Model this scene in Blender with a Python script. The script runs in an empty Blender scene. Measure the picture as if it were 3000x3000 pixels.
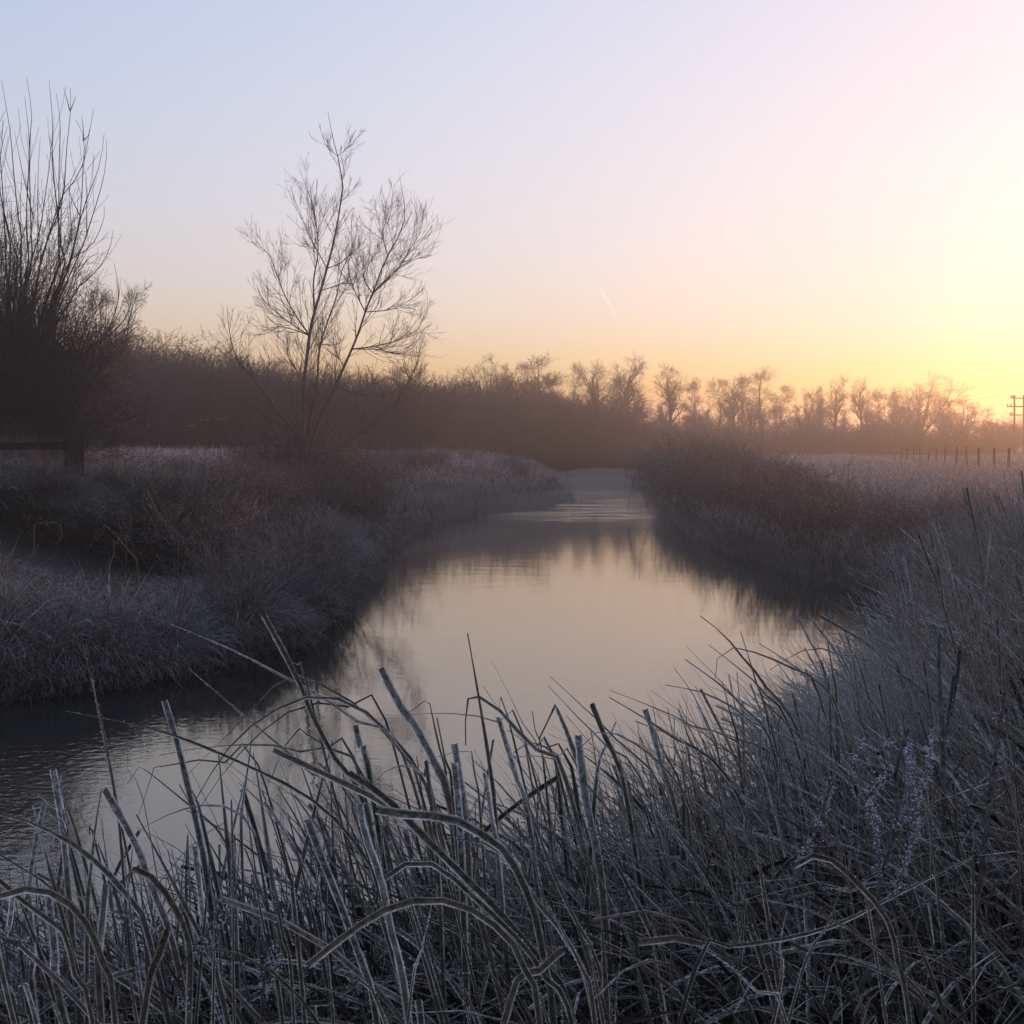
import bpy, math, random
import numpy as np
from mathutils import Vector

random.seed(7)
RNG = np.random.default_rng(11)
scene = bpy.context.scene
COL = scene.collection
R = math.radians

# ------------------------------------------------------------------ camera, sky, sun, exposure
FPX = 3908.0          # focal length in pixels of a 3000 px wide picture
EYE = 2.3             # eye height above the water (z = 0)
HOR = 1303.0          # row of the horizon
SUN_AZ, SUN_EL = R(44.5), R(2.0)

cam = bpy.data.cameras.new('camera')
cam.sensor_width = 36.0
cam.lens = 36.0 * FPX / 3000.0
cam.shift_y = -(1500.0 - HOR) / 3000.0
cam.clip_start, cam.clip_end = 0.05, 20000
cam_ob = bpy.data.objects.new('camera', cam)
cam_ob.location = (0, 0, EYE)
cam_ob.rotation_euler = (R(90), 0, 0)
COL.objects.link(cam_ob)
scene.camera = cam_ob

world = bpy.data.worlds.new('World')
scene.world = world
world.use_nodes = True
wn, wl = world.node_tree.nodes, world.node_tree.links
sky = wn.new('ShaderNodeTexSky')
sky.sky_type = 'NISHITA'
sky.sun_disc = False
sky.sun_elevation, sky.sun_rotation = SUN_EL, SUN_AZ
sky.air_density, sky.dust_density, sky.ozone_density = 1.3, 2.0, 3.0
tint = wn.new('ShaderNodeVectorMath'); tint.operation = 'MULTIPLY'
tint.inputs[1].default_value = (2.5, 1.82, 2.2)
wl.new(sky.outputs[0], tint.inputs[0])
sep = wn.new('ShaderNodeSeparateXYZ'); wl.new(tint.outputs[0], sep.inputs[0])
comb = wn.new('ShaderNodeCombineXYZ')
for i in range(3):                       # soft highlight shoulder of a camera: 1 - exp(-x)
    neg = wn.new('ShaderNodeMath'); neg.operation = 'MULTIPLY'; neg.inputs[1].default_value = -1.0
    ex = wn.new('ShaderNodeMath'); ex.operation = 'EXPONENT'
    one = wn.new('ShaderNodeMath'); one.operation = 'SUBTRACT'; one.inputs[0].default_value = 1.0
    wl.new(sep.outputs[i], neg.inputs[0]); wl.new(neg.outputs[0], ex.inputs[0])
    wl.new(ex.outputs[0], one.inputs[1]); wl.new(one.outputs[0], comb.inputs[i])
bg = wn['Background']
bg.inputs[1].default_value = 0.15
wl.new(comb.outputs[0], bg.inputs[0])

sun = bpy.data.lights.new('sun', 'SUN')
sun.energy = 1.7
sun.angle = R(1.0)
sun.color = (1.0, 0.43, 0.17)
sun_ob = bpy.data.objects.new('sun', sun)
sd = Vector((math.sin(SUN_AZ) * math.cos(SUN_EL), math.cos(SUN_AZ) * math.cos(SUN_EL), math.sin(SUN_EL)))
sun_ob.rotation_euler = (-sd).to_track_quat('-Z', 'Y').to_euler()
sun_ob.location = sd * 50 + Vector((0, 0, 30))
COL.objects.link(sun_ob)

vs = scene.view_settings
vs.view_transform = 'Standard'; vs.look = 'None'; vs.gamma = 1.0; vs.use_curve_mapping = False
vs.exposure = math.log2(1 / 0.15)
scene.render.engine = 'CYCLES'
cy = scene.cycles
cy.use_denoising = True
cy.max_bounces = 4; cy.diffuse_bounces = 2; cy.glossy_bounces = 2; cy.volume_bounces = 0
cy.transparent_max_bounces = 12
cy.sample_clamp_indirect = 3.0
scene.render.filter_size = 1.6

# ------------------------------------------------------------------ helpers
def at(px, py, d):
    """point at distance d seen at pixel (px, py) of the 3000 px photograph"""
    return np.array([(px - 1500.0) / FPX * d, d, EYE - (py - HOR) / FPX * d])

def ratio(px): return (px - 1500.0) / FPX

def link(o, parent=None):
    COL.objects.link(o)
    if parent is not None: o.parent = parent
    return o

def make_mesh(name, V, faces, attrs=None, smooth=True):
    """faces: list of integer arrays (n, k)"""
    me = bpy.data.meshes.new(name)
    V = np.asarray(V, np.float32).reshape(-1, 3)
    faces = [np.asarray(f, np.int32) for f in faces if len(f)]
    nl = sum(f.size for f in faces); npoly = sum(len(f) for f in faces)
    me.vertices.add(len(V)); me.vertices.foreach_set('co', V.ravel())
    me.loops.add(nl); me.polygons.add(npoly)
    me.loops.foreach_set('vertex_index', np.concatenate([f.ravel() for f in faces]))
    tot = np.concatenate([np.full(len(f), f.shape[1], np.int32) for f in faces])
    start = np.concatenate([[0], np.cumsum(tot)[:-1]]).astype(np.int32)
    me.polygons.foreach_set('loop_start', start)
    me.polygons.foreach_set('use_smooth', np.full(npoly, smooth, bool))
    if attrs:
        a = me.attributes.new('blade', 'FLOAT_VECTOR', 'POINT')
        a.data.foreach_set('vector', np.asarray(attrs, np.float32).ravel())
    me.update(calc_edges=True)
    return me

def ob(name, me, mat, parent=None, loc=None):
    o = bpy.data.objects.new(name, me)
    if mat is not None and me is not None and len(me.materials) == 0: me.materials.append(mat)
    if loc is not None: o.location = loc
    return link(o, parent)

def tag(o, label=None, cat=None, group=None, kind=None):
    if label: o['label'] = label
    if cat: o['category'] = cat
    if group: o['group'] = group
    if kind: o['kind'] = kind
    return o

def empty(name, loc, label, cat, group=None):
    o = bpy.data.objects.new(name, None)
    o.location = loc; o.empty_display_size = 0.2
    link(o)
    return tag(o, label, cat, group)

def unit(v): return v / np.maximum(np.linalg.norm(v, axis=-1, keepdims=True), 1e-9)

def tangents(P):
    T = np.empty_like(P)
    T[:, 1:-1] = P[:, 2:] - P[:, :-2]; T[:, 0] = P[:, 1] - P[:, 0]; T[:, -1] = P[:, -1] - P[:, -2]
    return unit(T)

class Geo:
    """collects tubes, ribbons and boxes and makes ONE mesh"""
    def __init__(self): self.V = []; self.F = []; self.A = []; self.n = 0
    def add(self, V, F, A=None):
        V = np.asarray(V, float).reshape(-1, 3)
        self.V.append(V)
        for f in F: self.F.append(np.asarray(f, np.int64) + self.n)
        self.A.append(np.zeros((len(V), 3)) if A is None else np.asarray(A, float).reshape(-1, 3))
        self.n += len(V)
    def tubes(self, P, Rr, S=3, rnd=None):
        P = np.asarray(P, float); Rr = np.asarray(Rr, float)
        if P.ndim == 2: P = P[None]; Rr = Rr[None]
        N, K, _ = P.shape
        if N == 0: return
        T = tangents(P)
        ref = np.where(np.abs(T[:, :1, 2:3]) > 0.9, np.array([1.0, 0.1, 0]), np.array([0, 0.1, 1.0]))
        U = unit(np.cross(T, np.broadcast_to(ref, T.shape))); W = np.cross(T, U)
        a = np.arange(S) * 2 * math.pi / S
        V = P[:, :, None] + Rr[:, :, None, None] * (U[:, :, None] * np.cos(a)[None, None, :, None] + W[:, :, None] * np.sin(a)[None, None, :, None])
        idx = np.arange(N * K * S).reshape(N, K, S)
        nx = np.roll(idx, -1, axis=2)
        F = np.stack([idx[:, :-1], nx[:, :-1], nx[:, 1:], idx[:, 1:]], -1).reshape(-1, 4)
        r = np.random.default_rng(N).random(N) if rnd is None else rnd
        A = np.zeros((N, K, S, 3)); A[..., 0] = 0.5; A[..., 1] = np.linspace(0, 1, K)[None, :, None]; A[..., 2] = np.asarray(r)[:, None, None]
        self.add(V, [F], A)
    def ribbons(self, P, W, side, fold=0.25, rnd=None, flat=False):
        """P (N,K,3) centre line, W (N,K) full width, side (N,K,3) direction across; a folded V section, or one strip when flat"""
        P = np.asarray(P, float)
        N, K, _ = P.shape
        if N == 0: return
        T = tangents(P)
        side = unit(side - T * np.sum(side * T, -1, keepdims=True))
        nrm = np.cross(T, side)
        hw = W[:, :, None] * 0.5
        if flat: V = np.stack([P - side * hw, P + side * hw], 2); C = 2; u = np.array([-1, 1.0])
        else: V = np.stack([P - side * hw, P - nrm * hw * 2 * fold, P + side * hw], 2); C = 3; u = np.array([-1, 0, 1.0])
        idx = np.arange(N * K * C).reshape(N, K, C)
        F = np.stack([idx[:, :-1, :-1], idx[:, :-1, 1:], idx[:, 1:, 1:], idx[:, 1:, :-1]], -1).reshape(-1, 4)
        r = np.random.default_rng(N + 1).random(N) if rnd is None else rnd
        A = np.zeros((N, K, C, 3)); A[..., 0] = u; A[..., 1] = np.linspace(0, 1, K)[None, :, None]; A[..., 2] = np.asarray(r)[:, None, None]
        self.add(V, [F], A)
    def crystals(self, P, W, side, per, rng, size=(.0015, .0045)):
        """needles of hoar frost standing on both edges of the ribbons; returns how many faces were added"""
        N, K, _ = P.shape
        T = tangents(P); side = unit(side - T * np.sum(side * T, -1, keepdims=True))
        n = np.repeat(np.arange(N), per); f = (.3 + .7 * rng.random(len(n))) * (K - 1); i = np.minimum(f.astype(int), K - 2); w = (f - i)[:, None]
        sg = rng.choice([-1.0, 1.0], len(n))[:, None]
        Sd = side[n, i] * sg; c = P[n, i] * (1 - w) + P[n, i + 1] * w + Sd * (W[n, i][:, None] * .5)
        d = unit(Sd + rng.normal(size=(len(n), 3)) * .6 + [0, 0, .3]) * rng.uniform(*size, (len(n), 1)); b = T[n, i] * rng.uniform(.0005, .0012, (len(n), 1))
        V = np.stack([c - b - d * .2, c + b - d * .2, c + d], 1)
        A = np.ones((len(n), 3, 3)); self.add(V, [np.arange(len(n) * 3).reshape(-1, 3)], A)
        return len(n)
    def box(self, c, s, rot=None):
        c = np.asarray(c, float); s = np.asarray(s, float) / 2
        v = np.array([[x, y, z] for x in (-1, 1) for y in (-1, 1) for z in (-1, 1)], float) * s
        if rot is not None: v = v @ np.asarray(rot).T
        f = np.array([[0, 1, 3, 2], [4, 6, 7, 5], [0, 4, 5, 1], [2, 3, 7, 6], [0, 2, 6, 4], [1, 5, 7, 3]])
        self.add(v + c, [f])
    def blobs(self, C, r):
        """small uneven octahedra at the points C"""
        C = np.asarray(C, float); N = len(C)
        if N == 0: return
        base = np.array([[1, 0, 0], [-1, 0, 0], [0, 1, 0], [0, -1, 0], [0, 0, 1], [0, 0, -1]], float)
        rr = np.asarray(r, float).reshape(-1, 1, 1) * np.random.default_rng(N).uniform(0.6, 1.4, (N, 6, 1))
        V = C[:, None] + base[None] * rr
        f = np.array([[0, 2, 4], [2, 1, 4], [1, 3, 4], [3, 0, 4], [2, 0, 5], [1, 2, 5], [3, 1, 5], [0, 3, 5]])
        F = (np.arange(N)[:, None, None] * 6 + f[None]).reshape(-1, 3)
        A = np.zeros((N, 6, 3)); A[..., 0] = 1.0; A[..., 1] = 0.8; A[..., 2] = np.random.default_rng(N + 2).random((N, 1))
        self.add(V, [F], A)
    def mesh(self, name, smooth=True): return _mk(self, name, smooth)

def _mk(g, name, smooth):
    V = np.concatenate(g.V); A = np.concatenate(g.A)
    me = make_mesh(name, V, g.F, None, smooth)
    a = me.attributes.new('blade', 'FLOAT_VECTOR', 'POINT')
    a.data.foreach_set('vector', A.astype(np.float32).ravel())
    return me

def resample(pts, K, smooth=True):
    """Catmull-Rom through the points, K even samples"""
    pts = np.asarray(pts, float)
    if len(pts) == 2 or not smooth:
        dense = pts
    else:
        q = np.vstack([2 * pts[0] - pts[1], pts, 2 * pts[-1] - pts[-2]])
        out = []
        t = np.linspace(0, 1, 12, endpoint=False)[:, None]
        for i in range(len(pts) - 1):
            p0, p1, p2, p3 = q[i], q[i + 1], q[i + 2], q[i + 3]
            out.append(0.5 * ((2 * p1) + (-p0 + p2) * t + (2 * p0 - 5 * p1 + 4 * p2 - p3) * t ** 2 + (-p0 + 3 * p1 - 3 * p2 + p3) * t ** 3))
        dense = np.vstack(out + [pts[-1:]])
    L = np.concatenate([[0], np.cumsum(np.linalg.norm(np.diff(dense, axis=0), axis=1))])
    s = np.linspace(0, L[-1], K)
    return np.stack([np.interp(s, L, dense[:, i]) for i in range(3)], -1)

def grow(P, Rr, M, t0, t1, ang, ln, K, trop, noise, rr, rng, taper=0.25, bias=1.0, fall=0.5, ref=None):
    """children of the branches P (N,K0,3): M each, at t in [t0,t1], leaving at angle ang, of length ln, bending up by trop"""
    N, K0, _ = P.shape
    t = t0 + (t1 - t0) * rng.random((N, M)) ** bias
    f = t * (K0 - 1); i = np.minimum(f.astype(int), K0 - 2); w = (f - i)[..., None]
    n = np.arange(N)[:, None]
    base = P[n, i] * (1 - w) + P[n, i + 1] * w
    T = unit(P[n, i + 1] - P[n, i])
    rb = (Rr[n, i] * (1 - w[..., 0]) + Rr[n, i + 1] * w[..., 0])
    base = base.reshape(-1, 3); T = T.reshape(-1, 3); rb = rb.reshape(-1); t = t.reshape(-1)
    n2 = len(base)
    rv = unit(rng.normal(size=(n2, 3))); side = unit(np.cross(T, rv))
    a = (np.asarray(ang[0]) + (ang[1] - ang[0]) * rng.random(n2))[:, None]
    D = unit(T * np.cos(a) + side * np.sin(a))
    L = (ln[0] + (ln[1] - ln[0]) * rng.random(n2)) * (1 - fall * t)
    if ref:                                                # short branches carry short twigs
        pl = np.linalg.norm(np.diff(P, axis=1), axis=2).sum(1); L = L * np.repeat(np.clip(pl / ref, .22, 1), M)
    Q = np.empty((n2, K, 3)); Q[:, 0] = base
    step = (L / (K - 1))[:, None]
    for k in range(1, K):
        Q[:, k] = Q[:, k - 1] + D * step
        D = unit(D + np.array([0, 0, trop]) + rng.normal(size=(n2, 3)) * noise)
    r0 = np.minimum(rb * rr[0], rr[1])
    Rq = r0[:, None] * np.linspace(1, taper, K)[None, :]
    if ref:
        keep = rng.random(n2) < np.repeat(np.clip(pl / ref, .3, 1), M); return Q[keep], Rq[keep]
    return Q, Rq

# ------------------------------------------------------------------ materials
def mat_new(name, rough=0.8, spec=0.25):
    m = bpy.data.materials.new(name); m.use_nodes = True
    b = m.node_tree.nodes['Principled BSDF']
    b.inputs['Roughness'].default_value = rough
    b.inputs['Specular IOR Level'].default_value = spec
    return m, m.node_tree.nodes, m.node_tree.links, b

def N_(nodes, typ, **kw):
    n = nodes.new(typ)
    for k, v in kw.items(): setattr(n, k, v)
    return n

def math_(nodes, links, op, a, b=None, clamp=False):
    n = nodes.new('ShaderNodeMath'); n.operation = op; n.use_clamp = clamp
    for i, x in enumerate((a, b)):
        if x is None: continue
        if isinstance(x, (int, float)): n.inputs[i].default_value = x
        else: links.new(x, n.inputs[i])
    return n.outputs[0]

def mixc(nodes, links, fac, c1, c2):
    n = nodes.new('ShaderNodeMix'); n.data_type = 'RGBA'
    for sock, x in ((n.inputs[0], fac), (n.inputs[6], c1), (n.inputs[7], c2)):
        if isinstance(x, (int, float)): sock.default_value = x
        elif isinstance(x, tuple): sock.default_value = (*x, 1) if len(x) == 3 else x
        else: links.new(x, sock)
    return n.outputs[2]

def noise_(nodes, links, scale, detail=3, rough=0.6, vec=None):
    n = nodes.new('ShaderNodeTexNoise'); n.inputs['Scale'].default_value = scale
    n.inputs['Detail'].default_value = detail; n.inputs['Roughness'].default_value = rough
    if vec is not None: links.new(vec, n.inputs['Vector'])
    return n.outputs['Fac']

def ramp_(nodes, links, fac, lo, hi):
    n = nodes.new('ShaderNodeMapRange'); n.interpolation_type = 'SMOOTHSTEP'
    links.new(fac, n.inputs[0]); n.inputs[1].default_value = lo; n.inputs[2].default_value = hi
    return n.outputs[0]

def frost_mat(name, dry, green, frost, edge=0.75, cover=0.35, scale=140.0, trans=0.0, mixdry=0.5, bump=0.4, foot=0.25):
    """dead leaf between a dry and a green colour, with hoar frost along its edges and in patches on its upper faces"""
    m, n, l, b = mat_new(name, 0.75, 0.2)
    at_ = N_(n, 'ShaderNodeAttribute', attribute_name='blade')
    s = n.new('ShaderNodeSeparateXYZ'); l.new(at_.outputs['Vector'], s.inputs[0])
    geo = n.new('ShaderNodeNewGeometry'); co = n.new('ShaderNodeTexCoord')
    base = mixc(n, l, ramp_(n, l, s.outputs[2], mixdry - 0.3, mixdry + 0.3), green, dry)
    streak = noise_(n, l, 9, 2, 0.5, co.outputs['Object'])
    base = mixc(n, l, math_(n, l, 'MULTIPLY', streak, 0.5), base, tuple(c * 0.45 for c in dry))
    au = math_(n, l, 'ABSOLUTE', s.outputs[0])
    e = math_(n, l, 'MULTIPLY', ramp_(n, l, au, 0.5, 0.95), edge)
    gr = noise_(n, l, scale, 4, 0.75, co.outputs['Object'])
    e = math_(n, l, 'MULTIPLY', e, ramp_(n, l, gr, 0.25, 0.52))
    e = math_(n, l, 'MULTIPLY', e, math_(n, l, 'ADD', .4, math_(n, l, 'MULTIPLY', ramp_(n, l, noise_(n, l, 17, 3, 0.6, co.outputs['Object']), .38, .62), .6)))
    sn = n.new('ShaderNodeSeparateXYZ'); l.new(geo.outputs['Normal'], sn.inputs[0])
    up = ramp_(n, l, math_(n, l, 'ABSOLUTE', sn.outputs[2]), 0.1, 0.9)
    patch = math_(n, l, 'MULTIPLY', ramp_(n, l, noise_(n, l, scale * 0.35, 5, 0.8, co.outputs['Object']), 0.40, 0.66), cover)
    patch = math_(n, l, 'MULTIPLY', patch, math_(n, l, 'ADD', math_(n, l, 'MULTIPLY', up, 0.8), 0.35))
    f = math_(n, l, 'ADD', e, patch, True)
    f = math_(n, l, 'MULTIPLY', f, math_(n, l, 'ADD', foot, math_(n, l, 'MULTIPLY', ramp_(n, l, s.outputs[1], .2, .8), 1 - foot)))
    l.new(mixc(n, l, f, base, frost), b.inputs['Base Color'])
    if bump:
        bp = n.new('ShaderNodeBump'); bp.inputs['Strength'].default_value = bump; bp.inputs['Distance'].default_value = 0.002
        l.new(gr, bp.inputs['Height']); l.new(bp.outputs[0], b.inputs['Normal'])
    return m

def twig_mat(name, dark, pale, amount=0.5, scale=3.0):
    """bark that varies from twig to twig between a dark and a frosted tone"""
    m, n, l, b = mat_new(name, 0.9, 0.15)
    at_ = N_(n, 'ShaderNodeAttribute', attribute_name='blade')
    s = n.new('ShaderNodeSeparateXYZ'); l.new(at_.outputs['Vector'], s.inputs[0])
    co = n.new('ShaderNodeTexCoord')
    v = math_(n, l, 'MULTIPLY', s.outputs[2], noise_(n, l, scale, 4, 0.7, co.outputs['Object']))
    l.new(mixc(n, l, math_(n, l, 'MULTIPLY', v, amount * 2, True), dark, pale), b.inputs['Base Color'])
    return m

M_REED = frost_mat('frosted_reed', (0.085, 0.067, 0.050), (0.024, 0.030, 0.022), (0.84, 0.76, 0.67), 0.85, 0.32, 230, mixdry=.5, foot=.08)
M_REEDBED = frost_mat('frosted_reed_bed', (0.06, 0.048, 0.037), (0.019, 0.024, 0.018), (0.76, 0.68, 0.60), 0.55, 0.30, 180, bump=0.0, foot=.05)
M_SEDGE = frost_mat('frosted_sedge', (0.13, 0.10, 0.082), (0.05, 0.05, 0.04), (0.60, 0.53, 0.465), 0.75, 0.65, 120, bump=0.0, foot=.35)
M_LITTER = frost_mat('reed_litter', (0.045, 0.034, 0.026), (0.022, 0.022, 0.017), (0.40, 0.37, 0.34), 0.3, 0.10, 120, bump=0.0, foot=.1)
M_GRASS = frost_mat('frosted_grass', (0.085, 0.065, 0.052), (0.04, 0.042, 0.032), (0.46, 0.43, 0.41), 0.4, 0.45, 60, bump=0.0)
M_FIELD = frost_mat('frosted_field_grass', (0.17, 0.12, 0.10), (0.12, 0.09, 0.075), (0.66, 0.60, 0.62), 0.7, 0.9, 12, bump=0.0)
M_BRAMBLE = frost_mat('frosted_bramble', (0.046, 0.042, 0.041), (0.032, 0.029, 0.028), (0.46, 0.43, 0.43), 0.45, 0.6, 30, bump=0.0)
M_STRAW = frost_mat('frosted_straw', (0.14, 0.115, 0.095), (0.07, 0.065, 0.052), (0.56, 0.52, 0.49), 0.5, 0.65, 40, bump=0.0)
M_FROST, _, _, _b = mat_new('hoar_frost', 0.6, 0.4); _b.inputs['Base Color'].default_value = (0.85, 0.80, 0.76, 1)
M_DOCK = frost_mat('frosted_dock', (0.062, 0.05, 0.043), (0.05, 0.042, 0.036), (0.62, 0.60, 0.66), 0.6, 0.6, 170, bump=0.0)
M_BARK = twig_mat('willow_bark', (0.035, 0.028, 0.024), (0.16, 0.13, 0.12), 0.5)
M_WILLOW = twig_mat('pale_willow_bark', (0.06, 0.052, 0.048), (0.26, 0.23, 0.22), 0.5)
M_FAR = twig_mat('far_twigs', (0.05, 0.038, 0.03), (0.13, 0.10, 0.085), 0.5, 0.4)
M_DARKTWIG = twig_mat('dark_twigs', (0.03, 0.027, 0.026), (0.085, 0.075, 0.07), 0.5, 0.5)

def wood_mat(name, c1, c2):
    m, n, l, b = mat_new(name, 0.9, 0.2)
    co = n.new('ShaderNodeTexCoord'); mp = n.new('ShaderNodeMapping'); mp.inputs['Scale'].default_value = (20, 20, 2)
    l.new(co.outputs['Object'], mp.inputs[0])
    l.new(mixc(n, l, noise_(n, l, 2.0, 4, 0.6, mp.outputs[0]), c1, c2), b.inputs['Base Color'])
    return m
M_WOOD = wood_mat('weathered_wood', (0.012, 0.011, 0.010), (0.03, 0.026, 0.024))
M_WIRE, _, _, _b = mat_new('fence_wire', 0.5, 0.5); _b.inputs['Base Color'].default_value = (0.12, 0.12, 0.12, 1); _b.inputs['Metallic'].default_value = 0.7
M_PORC, _, _, _b = mat_new('insulator_ceramic', 0.3, 0.5); _b.inputs['Base Color'].default_value = (0.12, 0.08, 0.06, 1)

def ground_mat():
    m, n, l, b = mat_new('frosty_earth', 0.95, 0.1)
    co = n.new('ShaderNodeTexCoord')
    a = noise_(n, l, 0.7, 5, 0.65, co.outputs['Object']); c = noise_(n, l, 14, 5, 0.7, co.outputs['Object'])
    soil = mixc(n, l, a, (0.030, 0.024, 0.020), (0.075, 0.062, 0.048))
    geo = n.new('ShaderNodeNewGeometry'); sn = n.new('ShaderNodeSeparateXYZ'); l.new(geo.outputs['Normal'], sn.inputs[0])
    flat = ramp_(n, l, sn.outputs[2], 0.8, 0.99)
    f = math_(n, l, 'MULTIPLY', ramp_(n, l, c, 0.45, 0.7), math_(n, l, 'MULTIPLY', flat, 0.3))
    soil = mixc(n, l, ramp_(n, l, sn.outputs[2], 0.55, 0.88), (0.012, 0.010, 0.008), soil)      # steep earth coloured near black to deepen the shade of the undercut
    l.new(mixc(n, l, f, soil, (0.33, 0.30, 0.31)), b.inputs['Base Color'])
    bp = n.new('ShaderNodeBump'); bp.inputs['Strength'].default_value = 0.7; bp.inputs['Distance'].default_value = 0.05
    l.new(c, bp.inputs['Height']); l.new(bp.outputs[0], b.inputs['Normal'])
    return m

def water_mat():
    m, n, l, b = mat_new('river_water', 0.03, 0.5)
    b.inputs['Base Color'].default_value = (0.012, 0.014, 0.014, 1)
    co = n.new('ShaderNodeTexCoord')
    mp = n.new('ShaderNodeMapping'); mp.inputs['Scale'].default_value = (1.0, 2.2, 1); l.new(co.outputs['Object'], mp.inputs[0])
    n1 = noise_(n, l, 6.0, 3, 0.55, mp.outputs[0]); n2 = noise_(n, l, 0.9, 2, 0.5, mp.outputs[0])
    # the current breaks into ripples at the narrows and by the near left bank
    sp = n.new('ShaderNodeSeparateXYZ'); l.new(co.outputs['Object'], sp.inputs[0])
    far = math_(n, l, 'MULTIPLY', ramp_(n, l, sp.outputs[1], 36, 46), math_(n, l, 'SUBTRACT', 1.0, ramp_(n, l, sp.outputs[1], 62, 80)))
    left = math_(n, l, 'SUBTRACT', 1.0, ramp_(n, l, math_(n, l, 'ADD', sp.outputs[0], math_(n, l, 'MULTIPLY', n2, 1.4)), -3.2, -1.2))
    mp2 = n.new('ShaderNodeMapping'); mp2.inputs['Scale'].default_value = (0.25, 1.6, 1); l.new(co.outputs['Object'], mp2.inputs[0])
    n3 = noise_(n, l, 1.0, 2, 0.5, mp2.outputs[0])
    n4 = noise_(n, l, 11.0, 2, 0.5, co.outputs['Object'])
    h = math_(n, l, 'MULTIPLY', n1, 0.0006)
    h = math_(n, l, 'ADD', h, math_(n, l, 'MULTIPLY', n2, 0.0016))
    h = math_(n, l, 'ADD', h, math_(n, l, 'MULTIPLY', math_(n, l, 'MULTIPLY', n3, far), 0.05))
    h = math_(n, l, 'ADD', h, math_(n, l, 'MULTIPLY', math_(n, l, 'MULTIPLY', n4, left), 0.006))
    bp = n.new('ShaderNodeBump'); bp.inputs['Strength'].default_value = 1.0; bp.inputs['Distance'].default_value = 1.0
    l.new(h, bp.inputs['Height'])
    gl = n.new('ShaderNodeBsdfGlossy'); gl.inputs['Roughness'].default_value = 0.012; gl.inputs['Color'].default_value = (1.0, 0.92, 0.80, 1)
    df = n.new('ShaderNodeBsdfDiffuse'); df.inputs['Color'].default_value = (0.02, 0.022, 0.022, 1)
    fr = n.new('ShaderNodeFresnel'); fr.inputs['IOR'].default_value = 2.9
    for x in (gl, fr): l.new(bp.outputs[0], x.inputs['Normal'])
    mx = n.new('ShaderNodeMixShader'); l.new(fr.outputs[0], mx.inputs[0]); l.new(df.outputs[0], mx.inputs[1]); l.new(gl.outputs[0], mx.inputs[2])
    l.new(mx.outputs[0], n['Material Output'].inputs[0])
    return m

# ------------------------------------------------------------------ the lie of the land
LEFT = np.array([(-60, 10.5), (-16, 11.0), (-8, 11.6), (-4.56, 11.9), (-3.7, 12.6), (-3.13, 13.9), (-2.5, 15.4), (-2.3, 17.5), (-2.76, 21.6), (-2.87, 26.7),
                 (-2.37, 37.1), (-1.14, 44.5), (0.6, 48), (2.2, 53.0), (2.4, 62), (2.5, 70.8), (3.5, 97.7), (7.5, 134), (12.7, 191)], float)
RIGHT = np.array([(17.3, 191), (12.5, 134), (9.0, 92.7), (6.6, 73.7), (6.0, 57.2), (5.4, 45.6), (4.5, 35), (4.7, 27), (5.4, 21.6), (4.6, 16), (3.2, 11), (2.1, 7.6), (1.0, 5.2),
                  (-0.4, 4.1), (-2.5, 3.7), (-16, 3.2), (-60, 3.0)], float)
POLY = np.vstack([LEFT, RIGHT])
NLEFT = len(LEFT)

def vnoise(x, y, s, seed=0):
    """cheap smooth value noise in about -1..1"""
    x = x / s + seed * 17.3; y = y / s + seed * 5.1
    return (np.sin(x * 1.7 + 1.3 * np.sin(y * 1.1)) + np.sin(y * 1.9 + 1.7 * np.sin(x * 0.9 + 2)) + np.sin((x + y) * 1.3 + 0.7)) / 3

def river(x, y):
    """signed distance to the water's edge (positive on land) and 1 on the left bank's side"""
    x = np.asarray(x, float); y = np.asarray(y, float)
    best = np.full(x.shape, 1e9); left = np.zeros(x.shape); inside = np.zeros(x.shape, bool)
    n = len(POLY)
    for i in range(n):
        a = POLY[i]; b = POLY[(i + 1) % n]
        e = b - a
        t = np.clip(((x - a[0]) * e[0] + (y - a[1]) * e[1]) / (e @ e), 0, 1)
        d = np.hypot(x - a[0] - t * e[0], y - a[1] - t * e[1])
        m = d < best
        best = np.where(m, d, best); left = np.where(m, 1.0 if i < NLEFT - 1 else 0.0, left)
        c = ((a[1] > y) != (b[1] > y)) & (x < (b[0] - a[0]) * (y - a[1]) / (b[1] - a[1] + 1e-12) + a[0])
        inside ^= c
    s = np.where(inside, -best, best)
    return s + 0.25 * vnoise(x, y, 1.6, 1) * np.clip(y / 30, 0.4, 2), left

def sig(v): return 1 / (1 + np.exp(-np.clip(v, -30, 30)))

def hollow(x, y):
    """the undercut bank below the old timber rail: a dark earth step with a steep back wall"""
    yb = 20.3 + 0.35 * vnoise(x, y * 0 + 3, 0.8, 9)
    return sig((x + 8.2) / .3) * sig((-4.1 - x - 0.15 * (y - 18)) / .3) * sig((yb - y) / .10) * (0.45 * sig((y - 13.6) / .6) + 0.55 * sig((y - 17.6) / .45))

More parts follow.
